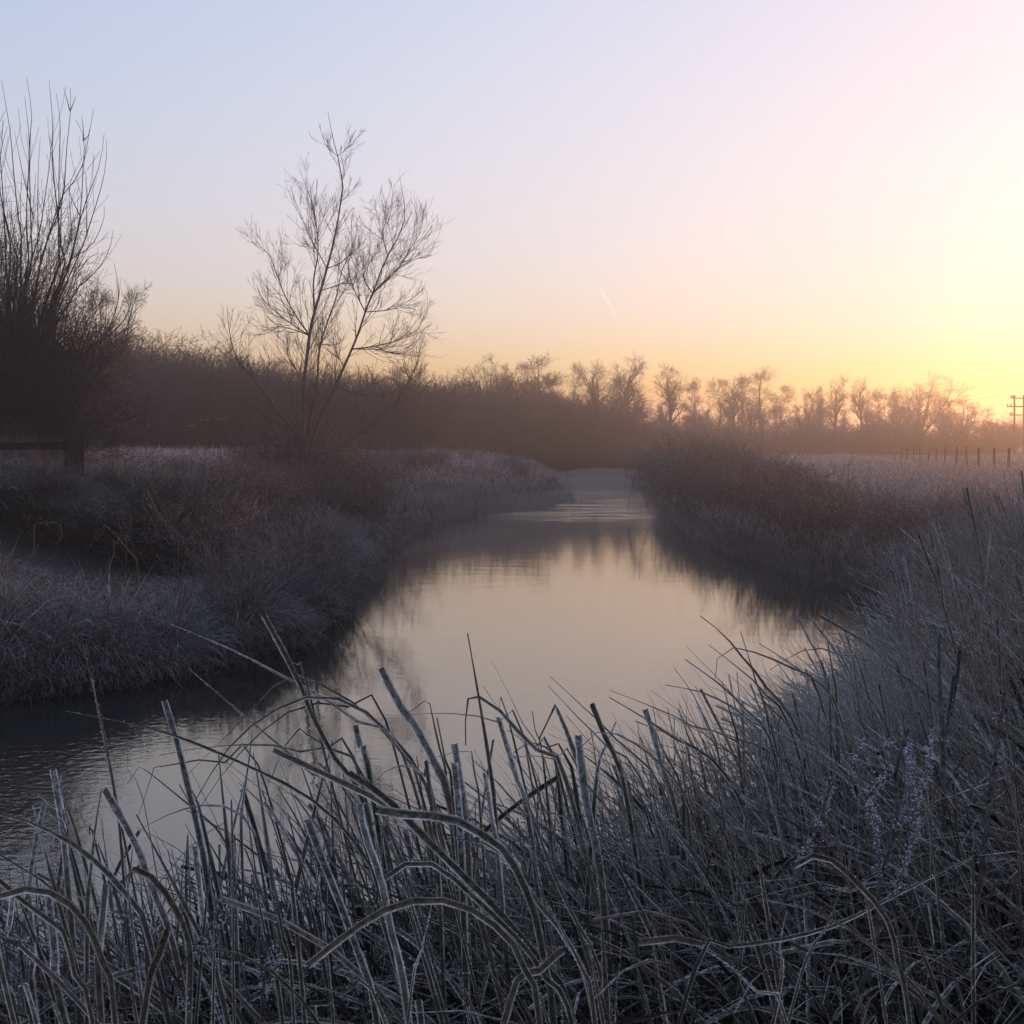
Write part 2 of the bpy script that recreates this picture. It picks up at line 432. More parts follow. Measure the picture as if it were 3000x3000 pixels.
def ground_z(x, y):
    s, left = river(x, y)
    zl = 1.74 * (1 - np.exp(-np.maximum(s, 0) / 3.4)) + 0.12
    zl = zl + 0.22 * np.exp(-((x + 7.6) / 1.6) ** 2 - ((y - 21.9) / .9) ** 2) + 0.30 * sig((-3.6 - x) / .8) * sig((x + 11.5) / .8) * np.exp(-((y - 22.0) / 2.6) ** 2)
    zr = 0.88 * (1 - np.exp(-np.maximum(s, 0) / 1.6)) + 0.05
    k = np.clip((y - 110) / 90, 0, 1)
    z = np.where(left > 0.5, zl, zr)
    z = z * (1 - k) + 1.15 * k
    z = z + np.where(left > .5, .13, 0) * vnoise(x, y, .75, 31) * np.clip(s / 1.5, 0, 1) * np.clip((34 - y) / 6, 0, 1)
    z = z + 0.07 * vnoise(x, y, 2.3, 2) + 0.03 * vnoise(x, y, 0.7, 3) - 1.0 * hollow(x, y) * (left > 0.5)
    z = np.maximum(z, 0.04)
    zi = -0.7 * (1 - np.exp(np.minimum(s, 0) / 0.5)) + 0.02
    return np.where(s > 0, z, zi)

def lines(dense, far):
    v = np.concatenate([-np.geomspace(dense, far, 45)[::-1], np.linspace(-dense, dense, 160)[1:-1], np.geomspace(dense, far, 45)])
    return v
gx = lines(17, 1400)
gy = np.concatenate([-np.geomspace(3, 600, 20)[::-1], np.linspace(-2.5, 34, 170), np.geomspace(34.3, 200, 110)[0:], np.geomspace(206, 1500, 18)])
GX, GY = np.meshgrid(gx, gy)
GZ = ground_z(GX, GY)
idx = np.arange(GX.size).reshape(GX.shape)
F = np.stack([idx[:-1, :-1], idx[:-1, 1:], idx[1:, 1:], idx[1:, :-1]], -1).reshape(-1, 4)
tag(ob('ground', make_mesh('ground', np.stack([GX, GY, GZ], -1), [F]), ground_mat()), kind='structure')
tag(ob('river', make_mesh('river', np.array([[-90, -2, 0], [60, -2, 0], [60, 215, 0], [-90, 215, 0]]), [np.array([[0, 1, 2, 3]])], None, False), water_mat()), kind='structure')

def gz(x, y): return float(ground_z(np.array([x]), np.array([y]))[0])

# ------------------------------------------------------------------ the air
HB = 18.5
hz = Geo(); hz.box((0, 400, (HB - 2.2) / 2), (3200, 2400, HB + 2.2))
m_haze = bpy.data.materials.new('haze_air'); m_haze.use_nodes = True
hn, hl = m_haze.node_tree.nodes, m_haze.node_tree.links
hn.remove(hn['Principled BSDF'])
pv = hn.new('ShaderNodeVolumePrincipled')
pv.inputs['Color'].default_value = (0.94, 0.90, 0.88, 1)
pv.inputs['Density'].default_value = 0.0023
pv.inputs['Anisotropy'].default_value = 0.78
hl.new(pv.outputs[0], hn['Material Output'].inputs['Volume'])
tag(ob('haze', hz.mesh('haze'), m_haze), kind='stuff')

def mist(name, label, V, F, dens):
    m = bpy.data.materials.new(name); m.use_nodes = True
    n, l = m.node_tree.nodes, m.node_tree.links; n.remove(n['Principled BSDF'])
    p = n.new('ShaderNodeVolumePrincipled'); p.inputs['Color'].default_value = (.95, .93, .92, 1); p.inputs['Density'].default_value = dens; p.inputs['Anisotropy'].default_value = .4
    l.new(p.outputs[0], n['Material Output'].inputs['Volume'])
    tag(ob(name, make_mesh(name, V, F), m), label, 'mist', kind='stuff')
# low mist lying on the far reach of the river
ys = np.linspace(17, 120, 60)
Lp = LEFT[np.argsort(LEFT[:, 1])]; Rp = RIGHT[:9][np.argsort(RIGHT[:9][:, 1])]
xl = np.interp(ys, Lp[:, 1], Lp[:, 0]) - 1.0; xr = np.interp(ys, Rp[:, 1], Rp[:, 0]) + 1.0
U = np.linspace(0, 1, 11); MX = xl[:, None] + (xr - xl)[:, None] * U; MY = np.broadcast_to(ys[:, None], MX.shape)
dome_ = np.sin(U * np.pi)[None] ** .6 * np.sin(np.linspace(0, 1, 60) * np.pi)[:, None] ** .5
MZ = .03 + dome_ * (.75 + .3 * vnoise(MX, MY, 5, 21))
top_ = np.stack([MX, MY, MZ + .02], -1).reshape(-1, 3); bot_ = np.stack([MX, MY, 0 * MX + .02], -1).reshape(-1, 3)
ii = np.arange(660).reshape(60, 11)
q1 = np.stack([ii[:-1, :-1], ii[:-1, 1:], ii[1:, 1:], ii[1:, :-1]], -1).reshape(-1, 4)
rim = np.concatenate([ii[0], ii[1:, -1], ii[-1, -2::-1], ii[-2:0:-1, 0]])
q3 = np.stack([rim, np.roll(rim, -1), np.roll(rim, -1) + 660, rim + 660], -1)[:, ::-1]
mist('river_mist', 'thin morning mist lying on the far reach of the river', np.vstack([top_, bot_]), [q1, q1[:, ::-1] + 660, q3], .010)
# a wisp drifting off the water by the near reeds
th = np.linspace(0, np.pi, 14)[:, None]; ph = np.linspace(0, 2 * np.pi, 20, endpoint=False)[None]
lump_ = 1 + .18 * np.sin(3 * ph + 2 * th) * np.sin(th) + .1 * np.sin(5 * ph) * np.sin(th)
SV = np.stack([np.sin(th) * np.cos(ph) * .62 * lump_, np.sin(th) * np.sin(ph) * .35 * lump_, np.cos(th) * .30 * lump_], -1) + at(2330, 2090, 4.7)
ii = np.arange(280).reshape(14, 20); jj = np.roll(ii, -1, 1)
mist('mist_wisp', 'small wisp of mist drifting off the water over the slender reeds', SV.reshape(-1, 3), [np.stack([ii[:-1], ii[1:], jj[1:], jj[:-1]], -1).reshape(-1, 4)], .24)

# ------------------------------------------------------------------ trees
def limb(pts, d, r0, r1, K=14, spread=0.0):
    """a limb traced at distance d whose tip comes nearer or goes farther by spread"""
    n = len(pts)
    P = np.array([at(px, py, d + spread * (i / (n - 1))) for i, (px, py) in enumerate(pts)])
    P = resample(P, K)
    return P, np.linspace(r0, r1, K)

Z2 = lambda L: [(600 + x / 1.61, 250 + y / 1.61) for x, y in L]

def main_willow():
    d = 34.0
    base = at(884, 1372, d); base[2] = gz(base[0], base[1]) - 0.05
    t = empty('willow_tree', base, 'tall slender bare willow forking in two above the river bank', 'tree')
    rng = np.random.default_rng(5)
    stems = [
        ([(455, 1800), (468, 1600), (470, 1400), (482, 1280), (502, 1130), (532, 1020), (572, 880), (612, 720), (640, 560), (652, 480), (626, 330), (602, 240), (580, 120)], .075, .005, 0.3),
        ([(478, 1790), (525, 1620), (600, 1450), (660, 1320), (720, 1180), (760, 1060), (800, 960), (850, 830), (920, 700), (945, 600), (920, 440)], .06, .005, -1.2),
        ([(470, 1780), (502, 1560), (530, 1400), (540, 1250), (570, 1140), (620, 1000), (645, 880), (700, 760), (720, 650)], .05, .005, 1.6),
        ([(430, 1790), (428, 1650), (330, 1520), (230, 1380), (150, 1290), (115, 1150), (105, 1040)], .045, .005, -1.0),
        ([(490, 1790), (640, 1690), (760, 1620), (870, 1530), (960, 1400), (1005, 1290), (1030, 1180)], .045, .005, 1.2)]
    limbs = [
        ([(500, 1140), (440, 1060), (380, 960), (340, 860), (310, 790), (250, 730), (228, 670)], .035, 1.0),
        ([(482, 1230), (400, 1165), (330, 1100), (270, 1030), (238, 940)], .03, -1.4),
        ([(480, 1225), (400, 1185), (340, 1165), (275, 1160), (235, 1080)], .024, 0.8),
        ([(525, 1050), (520, 900), (540, 780), (530, 640), (500, 520), (440, 370)], .04, -0.8),
        ([(535, 800), (480, 690), (440, 600), (400, 480)], .022, 0.9),
        ([(700, 1225), (800, 1215), (900, 1195), (960, 1170), (1015, 1130), (1040, 1050)], .032, 1.3),
        ([(720, 1230), (830, 1235), (930, 1258), (1000, 1220), (1040, 1140)], .02, -0.9),
        ([(770, 1000), (880, 890), (960, 840), (1060, 800)], .03, -1.5),
        ([(800, 960), (900, 870), (960, 780), (1020, 680), (1030, 580)], .03, 1.5),
        ([(772, 995), (738, 930), (735, 850), (770, 780), (770, 660)], .026, 0.7),
        ([(745, 1080), (690, 960), (670, 860), (690, 780), (690, 640)], .026, -1.1),
        ([(850, 830), (830, 720), (850, 640), (840, 520)], .024, 1.2),
        ([(575, 870), (640, 840), (700, 790), (745, 740)], .022, -1.0),
        ([(560, 970), (640, 940), (720, 900), (790, 790)], .022, 1.4),
        ([(655, 500), (700, 470), (740, 430)], .015, 0.4),
        ([(618, 300), (680, 260), (750, 205)], .013, 0.4),
        ([(610, 290), (560, 250), (530, 160)], .013, -0.4),
        ([(760, 1060), (880, 1050), (980, 1000), (1040, 950)], .024, -1.0),
        ([(535, 1240), (620, 1230), (680, 1150)], .02, 1.0),
        ([(430, 1650), (300, 1580), (240, 1560), (170, 1500)], .025, 0.9),
        ([(600, 1450), (700, 1480), (820, 1480), (930, 1440)], .025, -0.8),
        ([(760, 1620), (880, 1600), (980, 1550)], .02, 0.8),
        ([(330, 1520), (300, 1400), (310, 1300), (270, 1220)], .022, -0.7),
        ([(960, 1400), (930, 1310), (950, 1220)], .02, 0.5),
        ([(470, 1400), (400, 1300), (380, 1220), (330, 1180)], .024, 1.2),
        ([(660, 1320), (620, 1240), (600, 1150), (600, 1080)], .022, 1.1)]
    P1 = []; R1 = []
    for pts, r0, r1, sp in stems:
        P, r = limb(Z2(pts), d, r0, r1, 24, sp)
        P[0, 2] = base[2] - 0.1
        g = Geo(); g.tubes(P - base, r * .8, 7)
        ob('trunk' if r0 > .07 else 'stem', g.mesh('stem'), M_WILLOW, t)
        P1.append(resample(P[:21], 16)); R1.append(np.linspace(r0, r1 * 2, 16))
    for pts, r0, sp in limbs:
        P, r = limb(Z2(pts), d + 0.2, r0, .005, 16, sp)
        # start on the nearest stem point
        q = np.concatenate(P1[:5]); k = np.argmin(np.linalg.norm((q - P[0])[:, [0, 2]], axis=1)); off = q[k] - P[0]
        P = P + off * np.linspace(1, 0.2, 16)[:, None]
        g = Geo(); g.tubes(P - base, r * .62, 5)
        ob('limb', g.mesh('limb'), M_WILLOW, t)
        P1.append(resample(P[:14], 16)); R1.append(r)
    P1 = np.array(P1); R1 = np.array(R1)
    g = Geo()
    A, Ar = grow(P1, R1 * .7, 20, 0.12, 1.0, (R(18), R(48)), (0.9, 2.0), 8, 0.10, 0.07, (0.6, 0.009), rng, 0.35, 1.0, 0.55, ref=2.8)
    A2, A2r = grow(P1[:5], R1[:5] * .7, 22, 0.25, 1.0, (R(18), R(45)), (0.9, 1.9), 8, 0.12, 0.06, (0.5, 0.010), rng, 0.35, 1.0, 0.6)
    A = np.concatenate([A, A2]); Ar = np.concatenate([Ar, A2r])
    B, Br = grow(A, Ar, 6, 0.1, 1.0, (R(16), R(42)), (0.3, 0.8), 6, 0.08, 0.08, (0.7, 0.005), rng, 0.45, 0.9, 0.4, ref=1.0)
    C, Cr = grow(B, Br, 3, 0.15, 1.0, (R(15), R(42)), (0.15, 0.42), 4, 0.06, 0.06, (0.8, 0.004), rng, 0.5, 1.0, 0.4, ref=.45)
    g.tubes(A - base, np.maximum(Ar, .004), 3); g.tubes(B - base, np.maximum(Br, .0026), 3); g.tubes(C - base, np.maximum(Cr, .0022), 3)
    ob('crown', g.mesh('willow_twigs'), M_WILLOW, t)
main_willow()

def rod_willow():
    """the big coppiced willow with long whippy rods"""
    d = 30.0
    base = at(25, 1380, d); base[2] = gz(base[0], base[1]) - 0.1
    t = empty('coppiced_willow', base, 'huge dark coppiced willow with long upright whippy rods above a dense bush', 'tree')
    rng = np.random.default_rng(8)
    Z1 = lambda L: [(x / 1.932, 200 + y / 1.932) for x, y in L]
    rods = [[(220, 1150), (290, 900), (360, 710), (420, 640), (470, 540), (530, 230)], [(370, 1180), (420, 990), (455, 820), (470, 560), (475, 400), (430, 290)],
            [(200, 1250), (240, 1050), (330, 820), (362, 700), (375, 480), (400, 230), (398, 110)], [(400, 1080), (520, 1000), (585, 860), (590, 780)],
            [(440, 1250), (560, 1130), (620, 1020), (640, 920)], [(590, 1520), (650, 1390), (672, 1250), (645, 1100)], [(560, 1560), (690, 1440), (735, 1350), (750, 1260)],
            [(160, 1100), (150, 820), (160, 600), (165, 400), (140, 160)], [(180, 1100), (170, 700), (165, 450), (180, 260), (150, 50)],
            [(120, 1000), (80, 620), (60, 380), (35, 220), (10, 70)], [(360, 1150), (300, 560), (297, 300), (278, 70)], [(330, 1120), (335, 520), (342, 320), (318, 140)],
            [(400, 1100), (470, 800), (560, 560), (590, 370)], [(470, 1000), (560, 720), (600, 540), (602, 400)], [(230, 900), (270, 620), (290, 440), (275, 380)],
            [(190, 850), (130, 600), (80, 350)], [(60, 1000), (0, 700), (-30, 400), (30, 240)], [(30, 1000), (10, 620), (-20, 300), (-60, 120)], [(-40, 1000), (-60, 600), (-100, 300), (-120, 60)],
            [(215, 1100), (215, 640), (228, 390)], [(100, 1100), (20, 800), (-10, 560), (40, 330)], [(300, 1200), (400, 960), (390, 700), (430, 560)], [(420, 1180), (500, 1080), (560, 1040)],
            [(450, 830), (400, 720), (385, 650)], [(395, 240), (380, 180), (360, 110)], [(398, 240), (415, 200), (428, 155)], [(470, 410), (500, 380), (505, 345)], [(475, 410), (470, 330), (460, 265)]]
    P1 = []; R1 = []
    for i, pts in enumerate(rods):
        P, r = limb(Z1(pts), d, 0.03 if len(pts) > 3 else 0.015, .004, 18, rng.uniform(-1.5, 1.5))
        if len(pts) > 3:                                   # down into the stool
            q = np.vstack([base + rng.normal(size=3) * [0.5, 0.5, 0], (P[0] + base) / 2 + [0, 0, 0.6], P])
            P = resample(q, 22); r = np.linspace(0.036, .004, 22)
        else:
            P = resample(P, 22); r = np.linspace(0.013, .003, 22)
        g = Geo(); g.tubes(P - base, r, 5)
        ob('rod', g.mesh('rod'), M_DARKTWIG, t)
        P1.append(P); R1.append(r)
    P1 = np.array(P1); R1 = np.array(R1)
    g = Geo()
    big = R1[:, 0] > .02
    A, Ar = grow(P1[big], R1[big], 10, 0.35, 0.85, (R(12), R(30)), (0.8, 2.2), 8, 0.10, 0.03, (0.5, 0.012), rng, 0.35, 1, 0.5)
    g.tubes(A - base, np.maximum(Ar, .004), 3)
    # bushy mass: shoots that fill a dome round the stool, its outline uneven
    n = 950
    az = rng.uniform(0, 2 * math.pi, n); el = np.arccos(rng.uniform(0.02, 1, n))
    lump = 1 + 0.13 * np.sin(az * 3 + 1) + 0.10 * np.sin(el * 5 + az * 2)
    rx, rz = 2.65 * lump, 5.9 * lump
    tip = np.stack([np.cos(az) * np.sin(el) * rx, np.sin(az) * np.sin(el) * rx, np.cos(el) * rz + 1.2 * rng.random(n) ** 3], -1) * rng.uniform(0.6, 1.0, (n, 1)) ** 0.5
    tip[:, 2] += 0.15
    s = np.linspace(0, 1, 9)[None, :, None]
    root = rng.normal(size=(n, 1, 3)) * np.array([0.7, 0.7, 0.0])
    S = root * (1 - s) + tip[:, None] * s ** np.array([1.25, 1.25, 0.9]) + rng.normal(size=(n, 9, 3)) * 0.04 * s
    Sr = np.full((n, 1), .012) * np.linspace(1, .35, 9)[None]
    g.tubes(S, Sr, 3)
    B, Br = grow(S, Sr, 8, 0.35, 1.0, (R(25), R(60)), (0.5, 1.3), 4, 0.05, 0.12, (0.7, 0.007), rng, 0.4, 0.8, 0.5)
    C, Cr = grow(B, Br, 2, 0.2, 1.0, (R(25), R(60)), (0.25, 0.6), 3, 0.03, 0.12, (0.8, 0.005), rng, 0.5, 0.8, 0.5)
    g.tubes(B, np.maximum(Br, .0035), 3); g.tubes(C, np.maximum(Cr, .0035), 3)
    ob('crown', g.mesh('willow_bush'), M_DARKTWIG, t)
rod_willow()

# bare trees of the far bank: prototypes about 10 m high, origin at the foot
def tree_proto(kind, seed):
    rng = np.random.default_rng(seed)
    trunk = Geo(); crown = Geo()
    H = 10.0
    if kind == 'oak':
        h = rng.uniform(6.8, 7.8)
        P = resample(np.array([[0, 0, -.2], [rng.normal() * .08, 0, h * .3], [rng.normal() * .15, rng.normal() * .12, h * .6], [rng.normal() * .2, rng.normal() * .2, h], [rng.normal() * .3, 0, 9.3]]), 16)
        r = np.linspace(.34, .09, 16)
        trunk.tubes(P, r, 7)
        A, Ar = grow(P[None], r[None], 20, 0.36, 0.97, (R(32), R(62)), (2.6, 3.6), 9, 0.10, 0.12, (0.6, 0.16), rng, 0.2, 1.0, 0.42)
        m1, m2, m3 = 7, 5, 3
    elif kind == 'alder':
        P = resample(np.array([[0, 0, -.2], [rng.normal() * .1, 0, 3], [rng.normal() * .2, 0, 6], [rng.normal() * .25, 0, 9.6]]), 16)
        r = np.linspace(.18, .02, 16); trunk.tubes(P, r, 6)
        A, Ar = grow(P[None], r[None], 24, 0.25, 0.98, (R(25), R(50)), (1.2, 2.6), 8, 0.08, 0.08, (0.5, 0.06), rng, 0.25, 1, 0.55)
        m1, m2, m3 = 6, 5, 3
    elif kind == 'dome':
        P = resample(np.array([[0, 0, -.2], [rng.normal() * .1, 0, 1.6], [rng.normal() * .2, 0, 3.2]]), 10)
        r = np.linspace(.32, .2, 10); trunk.tubes(P, r, 7)
        A, Ar = grow(P[None], r[None], 26, 0.35, 1.0, (R(8), R(68)), (5.2, 6.8), 12, 0.055, 0.06, (0.5, 0.12), rng, 0.15, 0.8, 0.0)
        m1, m2, m3 = 9, 6, 4
    elif kind == 'broom':
        P = resample(np.array([[0, 0, -.2], [rng.normal() * .1, 0, 1.2], [rng.normal() * .1, 0, 2.2]]), 10)
        r = np.linspace(.26, .2, 10); trunk.tubes(P, r, 7)
        A, Ar = grow(P[None], r[None], 24, 0.2, 1.0, (R(4), R(34)), (6.0, 7.8), 12, 0.03, 0.035, (0.5, 0.09), rng, 0.15, 0.8, 0.0)
        m1, m2, m3 = 9, 6, 3
    A1, A1r = A, Ar
    trunk.tubes(A, Ar, 5)
    B, Br = grow(A, Ar, m1, 0.2, 1.0, (R(25), R(55)), (0.9, 2.1), 6, 0.05, 0.12, (0.65, 0.055), rng, 0.35, 0.8, 0.4)
    C, Cr = grow(B, Br, m2, 0.15, 1.0, (R(25), R(55)), (0.5, 1.1), 4, 0.03, 0.12, (0.75, 0.028), rng, 0.5, 0.8, 0.3)
    D, Dr = grow(C, Cr, m3, 0.2, 1.0, (R(25), R(60)), (0.25, 0.6), 3, 0.03, 0.12, (0.8, 0.016), rng, 0.6, 0.8, 0.3)
    crown.tubes(B, Br, 3); crown.tubes(C, np.maximum(Cr, .008), 3); crown.tubes(D, np.maximum(Dr, .007), 3)
    return trunk.mesh(kind + '_trunk'), crown.mesh(kind + '_crown')

def bush_proto(seed, n=130, w=0.6, fine=3):
    """a multi-stemmed bare thicket bush, 5 m high"""
    rng = np.random.default_rng(seed)
    st = Geo(); cr = Geo()
    az = rng.uniform(0, 2 * math.pi, n); lean = rng.random(n) ** 0.7 * w
    L = rng.uniform(2.6, 5.4, n) * (1 - 0.25 * lean)
    K = 8; P = np.empty((n, K, 3)); P[:, 0] = np.stack([np.cos(az), np.sin(az), 0 * az], -1) * rng.random((n, 1)) * 0.9 - [0, 0, .15]
    D = unit(np.stack([np.cos(az) * np.sin(lean), np.sin(az) * np.sin(lean), np.cos(lean)], -1))
    for k in range(1, K):
        P[:, k] = P[:, k - 1] + D * (L / (K - 1))[:, None]
        D = unit(D + rng.normal(size=(n, 3)) * 0.10 + np.stack([np.cos(az), np.sin(az), 0 * az], -1) * 0.03)
    r = rng.uniform(.02, .04, (n, 1)) * np.linspace(1, .25, K)[None]
    st.tubes(P, r, 4)
    B, Br = grow(P, r, 8, 0.12, 1.0, (R(25), R(60)), (0.6, 1.5), 5, 0.06, 0.12, (0.6, 0.014), rng, 0.4, 0.9, 0.35)
    C, Cr = grow(B, Br, fine, 0.15, 1.0, (R(25), R(60)), (0.3, 0.8), 4, 0.04, 0.13, (0.75, 0.009), rng, 0.5, 0.8, 0.3)
    cr.tubes(B, np.maximum(Br, .006), 3); cr.tubes(C, np.maximum(Cr, .0055), 3)
    return st.mesh('bush_stems'), cr.mesh('bush_twigs')

PROTO = {}
for kind, seeds in (('oak', (1, 2, 3)), ('alder', (11, 12, 13)), ('dome', (21, 22)), ('broom', (31,))):
    for s in seeds: PROTO.setdefault(kind, []).append(tree_proto(kind, s))
BUSH = [bush_proto(41), bush_proto(42, 150, 0.8), bush_proto(43, 110, 0.45)]
TOP = {}
def top_of(me):
    if me.name not in TOP:
        a = np.empty(len(me.vertices) * 3, np.float32); me.vertices.foreach_get('co', a); TOP[me.name] = float(a[2::3].max())
    return TOP[me.name]

def place_tree(name, proto, px, ytop, d, wide, label, cat='tree', group=None, mat=None, parts=('trunk', 'crown')):
    x = ratio(px) * d; z = gz(x, d)
    h = EYE + (HOR - ytop) / FPX * d - z
    s = h / max(top_of(proto[1]), top_of(proto[0]))
    t = empty(name, (x, d, z), label, cat, group)
    t.scale = (s * wide, s * wide, s); t.rotation_euler = (0, 0, random.uniform(0, 6.28))
    for nm, me in zip(parts, proto):
        ob(nm, me, mat or M_FAR, t)
    return t

# trees that can be told apart on the far bank
SINGLE = [
    (292, 792, 62, 'dome', 0, 0.62, 'rounded bare tree tucked behind the coppiced willow'),
    (432, 956, 86, 'dome', 1, 0.95, 'bushy bare tree with a wide ragged crown above the dark thicket'),
    (600, 1002, 92, 'dome', 0, 0.8, 'small rounded bare tree showing just over the dark thicket'),
    (690, 1000, 84, 'oak', 1, 0.9, 'bare tree with tangled crown behind the tall slender willow'),
    (770, 1030, 88, 'oak', 2, 1.0, 'bare tree with dense low crown behind the base of the slender willow'),
    (1170, 1045, 118, 'dome', 0, 0.8, 'faint rounded tree seen past the outer twigs of the slender willow'),
    (1395, 1062, 128, 'dome', 1, 1.0, 'low rounded bare tree over the misty brown thicket'),
    (1488, 1028, 126, 'broom', 0, 0.9, 'broom-shaped bare tree with many thin upright stems'),
    (1565, 1026, 128, 'alder', 0, 1.2, 'thin pointed bare tree beside the broom-shaped one'),
    (1620, 1085, 132, 'alder', 1, 1.2, 'short wispy bare tree on the edge of the misty thicket'),
    (1688, 1062, 150, 'alder', 2, 0.45, 'very narrow bare tree with one crooked bare stem'),
    (1738, 1060, 152, 'oak', 0, 0.72, 'bare tree with ivy-thick trunk and round compact crown'),
    (1845, 1038, 158, 'oak', 1, 0.78, 'tallest bare oak of the misty tree line with forked open crown'),
    (1795, 1105, 160, 'alder', 0, 0.9, 'small bare tree at the foot of the tallest oak'),
    (1962, 1068, 162, 'oak', 2, 0.78, 'bare oak with flat spreading crown standing over the mist'),
    (2036, 1118, 166, 'alder', 1, 0.8, 'small thin bare tree leaning with one long bare limb'),
    (2105, 1112, 170, 'alder', 2, 0.8, 'slim bare tree beside a broader open crowned one'),
    (2148, 1104, 172, 'oak', 0, 0.7, 'bare tree with open spreading crown amid slim trunks'),
    (2178, 1106, 172, 'alder', 0, 0.55, 'slim straight bare trunk close behind an open crowned tree'),
    (2232, 1086, 174, 'alder', 1, 1.1, 'spiky bare tree with a pointed top among lower trees'),
    (2300, 1132, 178, 'alder', 2, 0.8, 'faint wispy bare trees behind the mist'),
    (2362, 1146, 176, 'dome', 0, 0.72, 'ivy-covered bushy tree with blunt dense crown'),
    (2397, 1134, 178, 'alder', 0, 0.4, 'leaning ivy-clad trunk beside the bushy ivy-covered tree'),
    (2446, 1102, 180, 'oak', 2, 0.62, 'bare oak with two crooked upright limbs over the frosty field'),
    (2520, 1112, 182, 'oak', 1, 0.62, 'bare oak with a stout dark trunk by the fence end'),
    (2572, 1150, 186, 'alder', 1, 0.9, 'low wispy bare tree between the stout oak and the big fan-shaped tree'),
    (2620, 1138, 188, 'alder', 2, 0.9, 'thin bare tree beside the big fan-shaped tree'),
    (2695, 1088, 190, 'broom', 0, 1.25, 'big fan-shaped bare tree of many upright stems glowing orange behind the fence'),
    (2772, 1172, 200, 'dome', 1, 0.7, 'small dark rounded tree next to the broad domed oak'),
    (2818, 1150, 204, 'dome', 0, 1.3, 'broad domed oak with dense fine twigs against the yellow sky'),
    (2905, 1212, 206, 'dome', 1, 1.5, 'low wide tree sloping down towards the electricity pole'),
]
for px, yt, d, kind, i, w, lab in SINGLE:
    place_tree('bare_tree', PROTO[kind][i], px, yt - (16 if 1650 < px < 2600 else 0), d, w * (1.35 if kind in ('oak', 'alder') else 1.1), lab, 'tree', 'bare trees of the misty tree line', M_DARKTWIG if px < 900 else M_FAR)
for k, px in enumerate(range(3070, 4300, 105)):
    place_tree('bare_tree', PROTO[('dome', 'oak', 'alder')[k % 3]][k % 2], px, random.uniform(1100, 1190), random.uniform(190, 215), 1.0,
               'bare tree of the hedge line beyond the electricity pole', 'tree', 'bare trees beyond the electricity pole')

for k in range(20):
    px = 1330 + k * 68 + random.uniform(-15, 15)
    place_tree('bare_tree', PROTO[('alder', 'oak', 'alder', 'dome')[k % 4]][k % 2], px, random.uniform(1130, 1190), random.uniform(178, 205), random.uniform(0.8, 1.3),
               'faint slim bare tree far back in the mist between the oaks', 'tree', 'faint bare trees back in the mist')

# unseen bushes added to keep the low sun off the reeds
for k, (x, y, sc) in enumerate(((11.5, 13.5, .8), (14.5, 16, .95), (9.5, 9.2, .75), (13, 11, .9), (18, 22, 1.0))):
    t = empty('added_shade_bush', (x, y, gz(x, y)), 'added out-of-view twiggy bush that shades the reeds from the sun', 'bush', 'added bushes shading the reeds')
    t.scale = (sc * 1.2, sc * 1.2, sc); t.rotation_euler = (0, 0, k * 1.3)
    for nm, me in zip(('stem', 'crown'), BUSH[k % 3]): ob(nm, me, M_DARKTWIG, t)

# thicket bushes under them
def thicket(n, x0, x1, top, d0, d1, label, group, mat, wide=(1.0, 1.7)):
    for k in range(n):
        px = x0 + (x1 - x0) * (k + random.random()) / n
        d = random.uniform(d0, d1)
        place_tree('thicket_bush', BUSH[k % 3], px, np.interp(px, top[0], top[1]) + random.choice((-22, -8, 10, 30, 50)) + random.uniform(-14, 14), d, random.uniform(*wide), label, 'bush', group, mat, ('stem', 'crown'))
thicket(46, 250, 1210, ((250, 400, 640, 900, 1210), (935, 985, 1035, 1062, 1100)), 72, 100, 'dark bare bush in the dense thicket behind the levee', 'dark thicket bushes behind the levee', M_DARKTWIG)
thicket(40, 1180, 1800, ((1180, 1400, 1600, 1700, 1800), (1110, 1100, 1115, 1150, 1200)), 100, 135, 'misty brown bare bush in the thicket at the river bend', 'misty bushes at the river bend', M_FAR)
thicket(52, 1720, 2960, ((1720, 1850, 2000, 2400, 2700, 2960), (1205, 1240, 1240, 1242, 1230, 1245)), 135, 185, 'low misty bush along the foot of the oak tree line', 'misty bushes under the oak line', M_FAR, (1.3, 2.2))
thicket(20, 2990, 4600, ((2990, 4600), (1215, 1195)), 180, 215, 'low bush under the hedge line beyond the electricity pole', 'bushes beyond the electricity pole', M_FAR, (1.6, 2.4))

# ------------------------------------------------------------------ grass and reeds
def arcs(root, L, az, th0, th1, K, p=1.4, wob=0.0, rng=RNG):
    """curved stalks: they leave the root at th0 from the vertical and bend by th1 more towards azimuth az"""
    n = len(root); P = np.empty((n, K, 3)); P[:, 0] = root
    ts = (np.arange(K - 1) + 0.5) / (K - 1)
    a = az.copy()
    for k in range(1, K):
        th = th0 + th1 * ts[k - 1] ** p
        if wob: a = a + rng.normal(size=n) * wob
        D = np.stack([np.cos(a) * np.sin(th), np.sin(a) * np.sin(th), np.cos(th)], -1)
        P[:, k] = P[:, k - 1] + D * (L / (K - 1))[:, None]
    return P

def across(P, az, rng, twist=0.7):
    a = az + math.pi / 2 + rng.normal(size=len(az)) * twist
    return np.broadcast_to(np.stack([np.cos(a), np.sin(a), 0 * a], -1)[:, None], P.shape)

def sample(n, r0, r1, d0, d1, rng, power=0.0):
    """points spread over a wedge seen from the camera; power 0 spreads them evenly in distance, 1 favours the near"""
    d = d0 * (d1 / d0) ** rng.random(n) if power else rng.uniform(d0, d1, n)
    return rng.uniform(r0, r1, n) * d, d

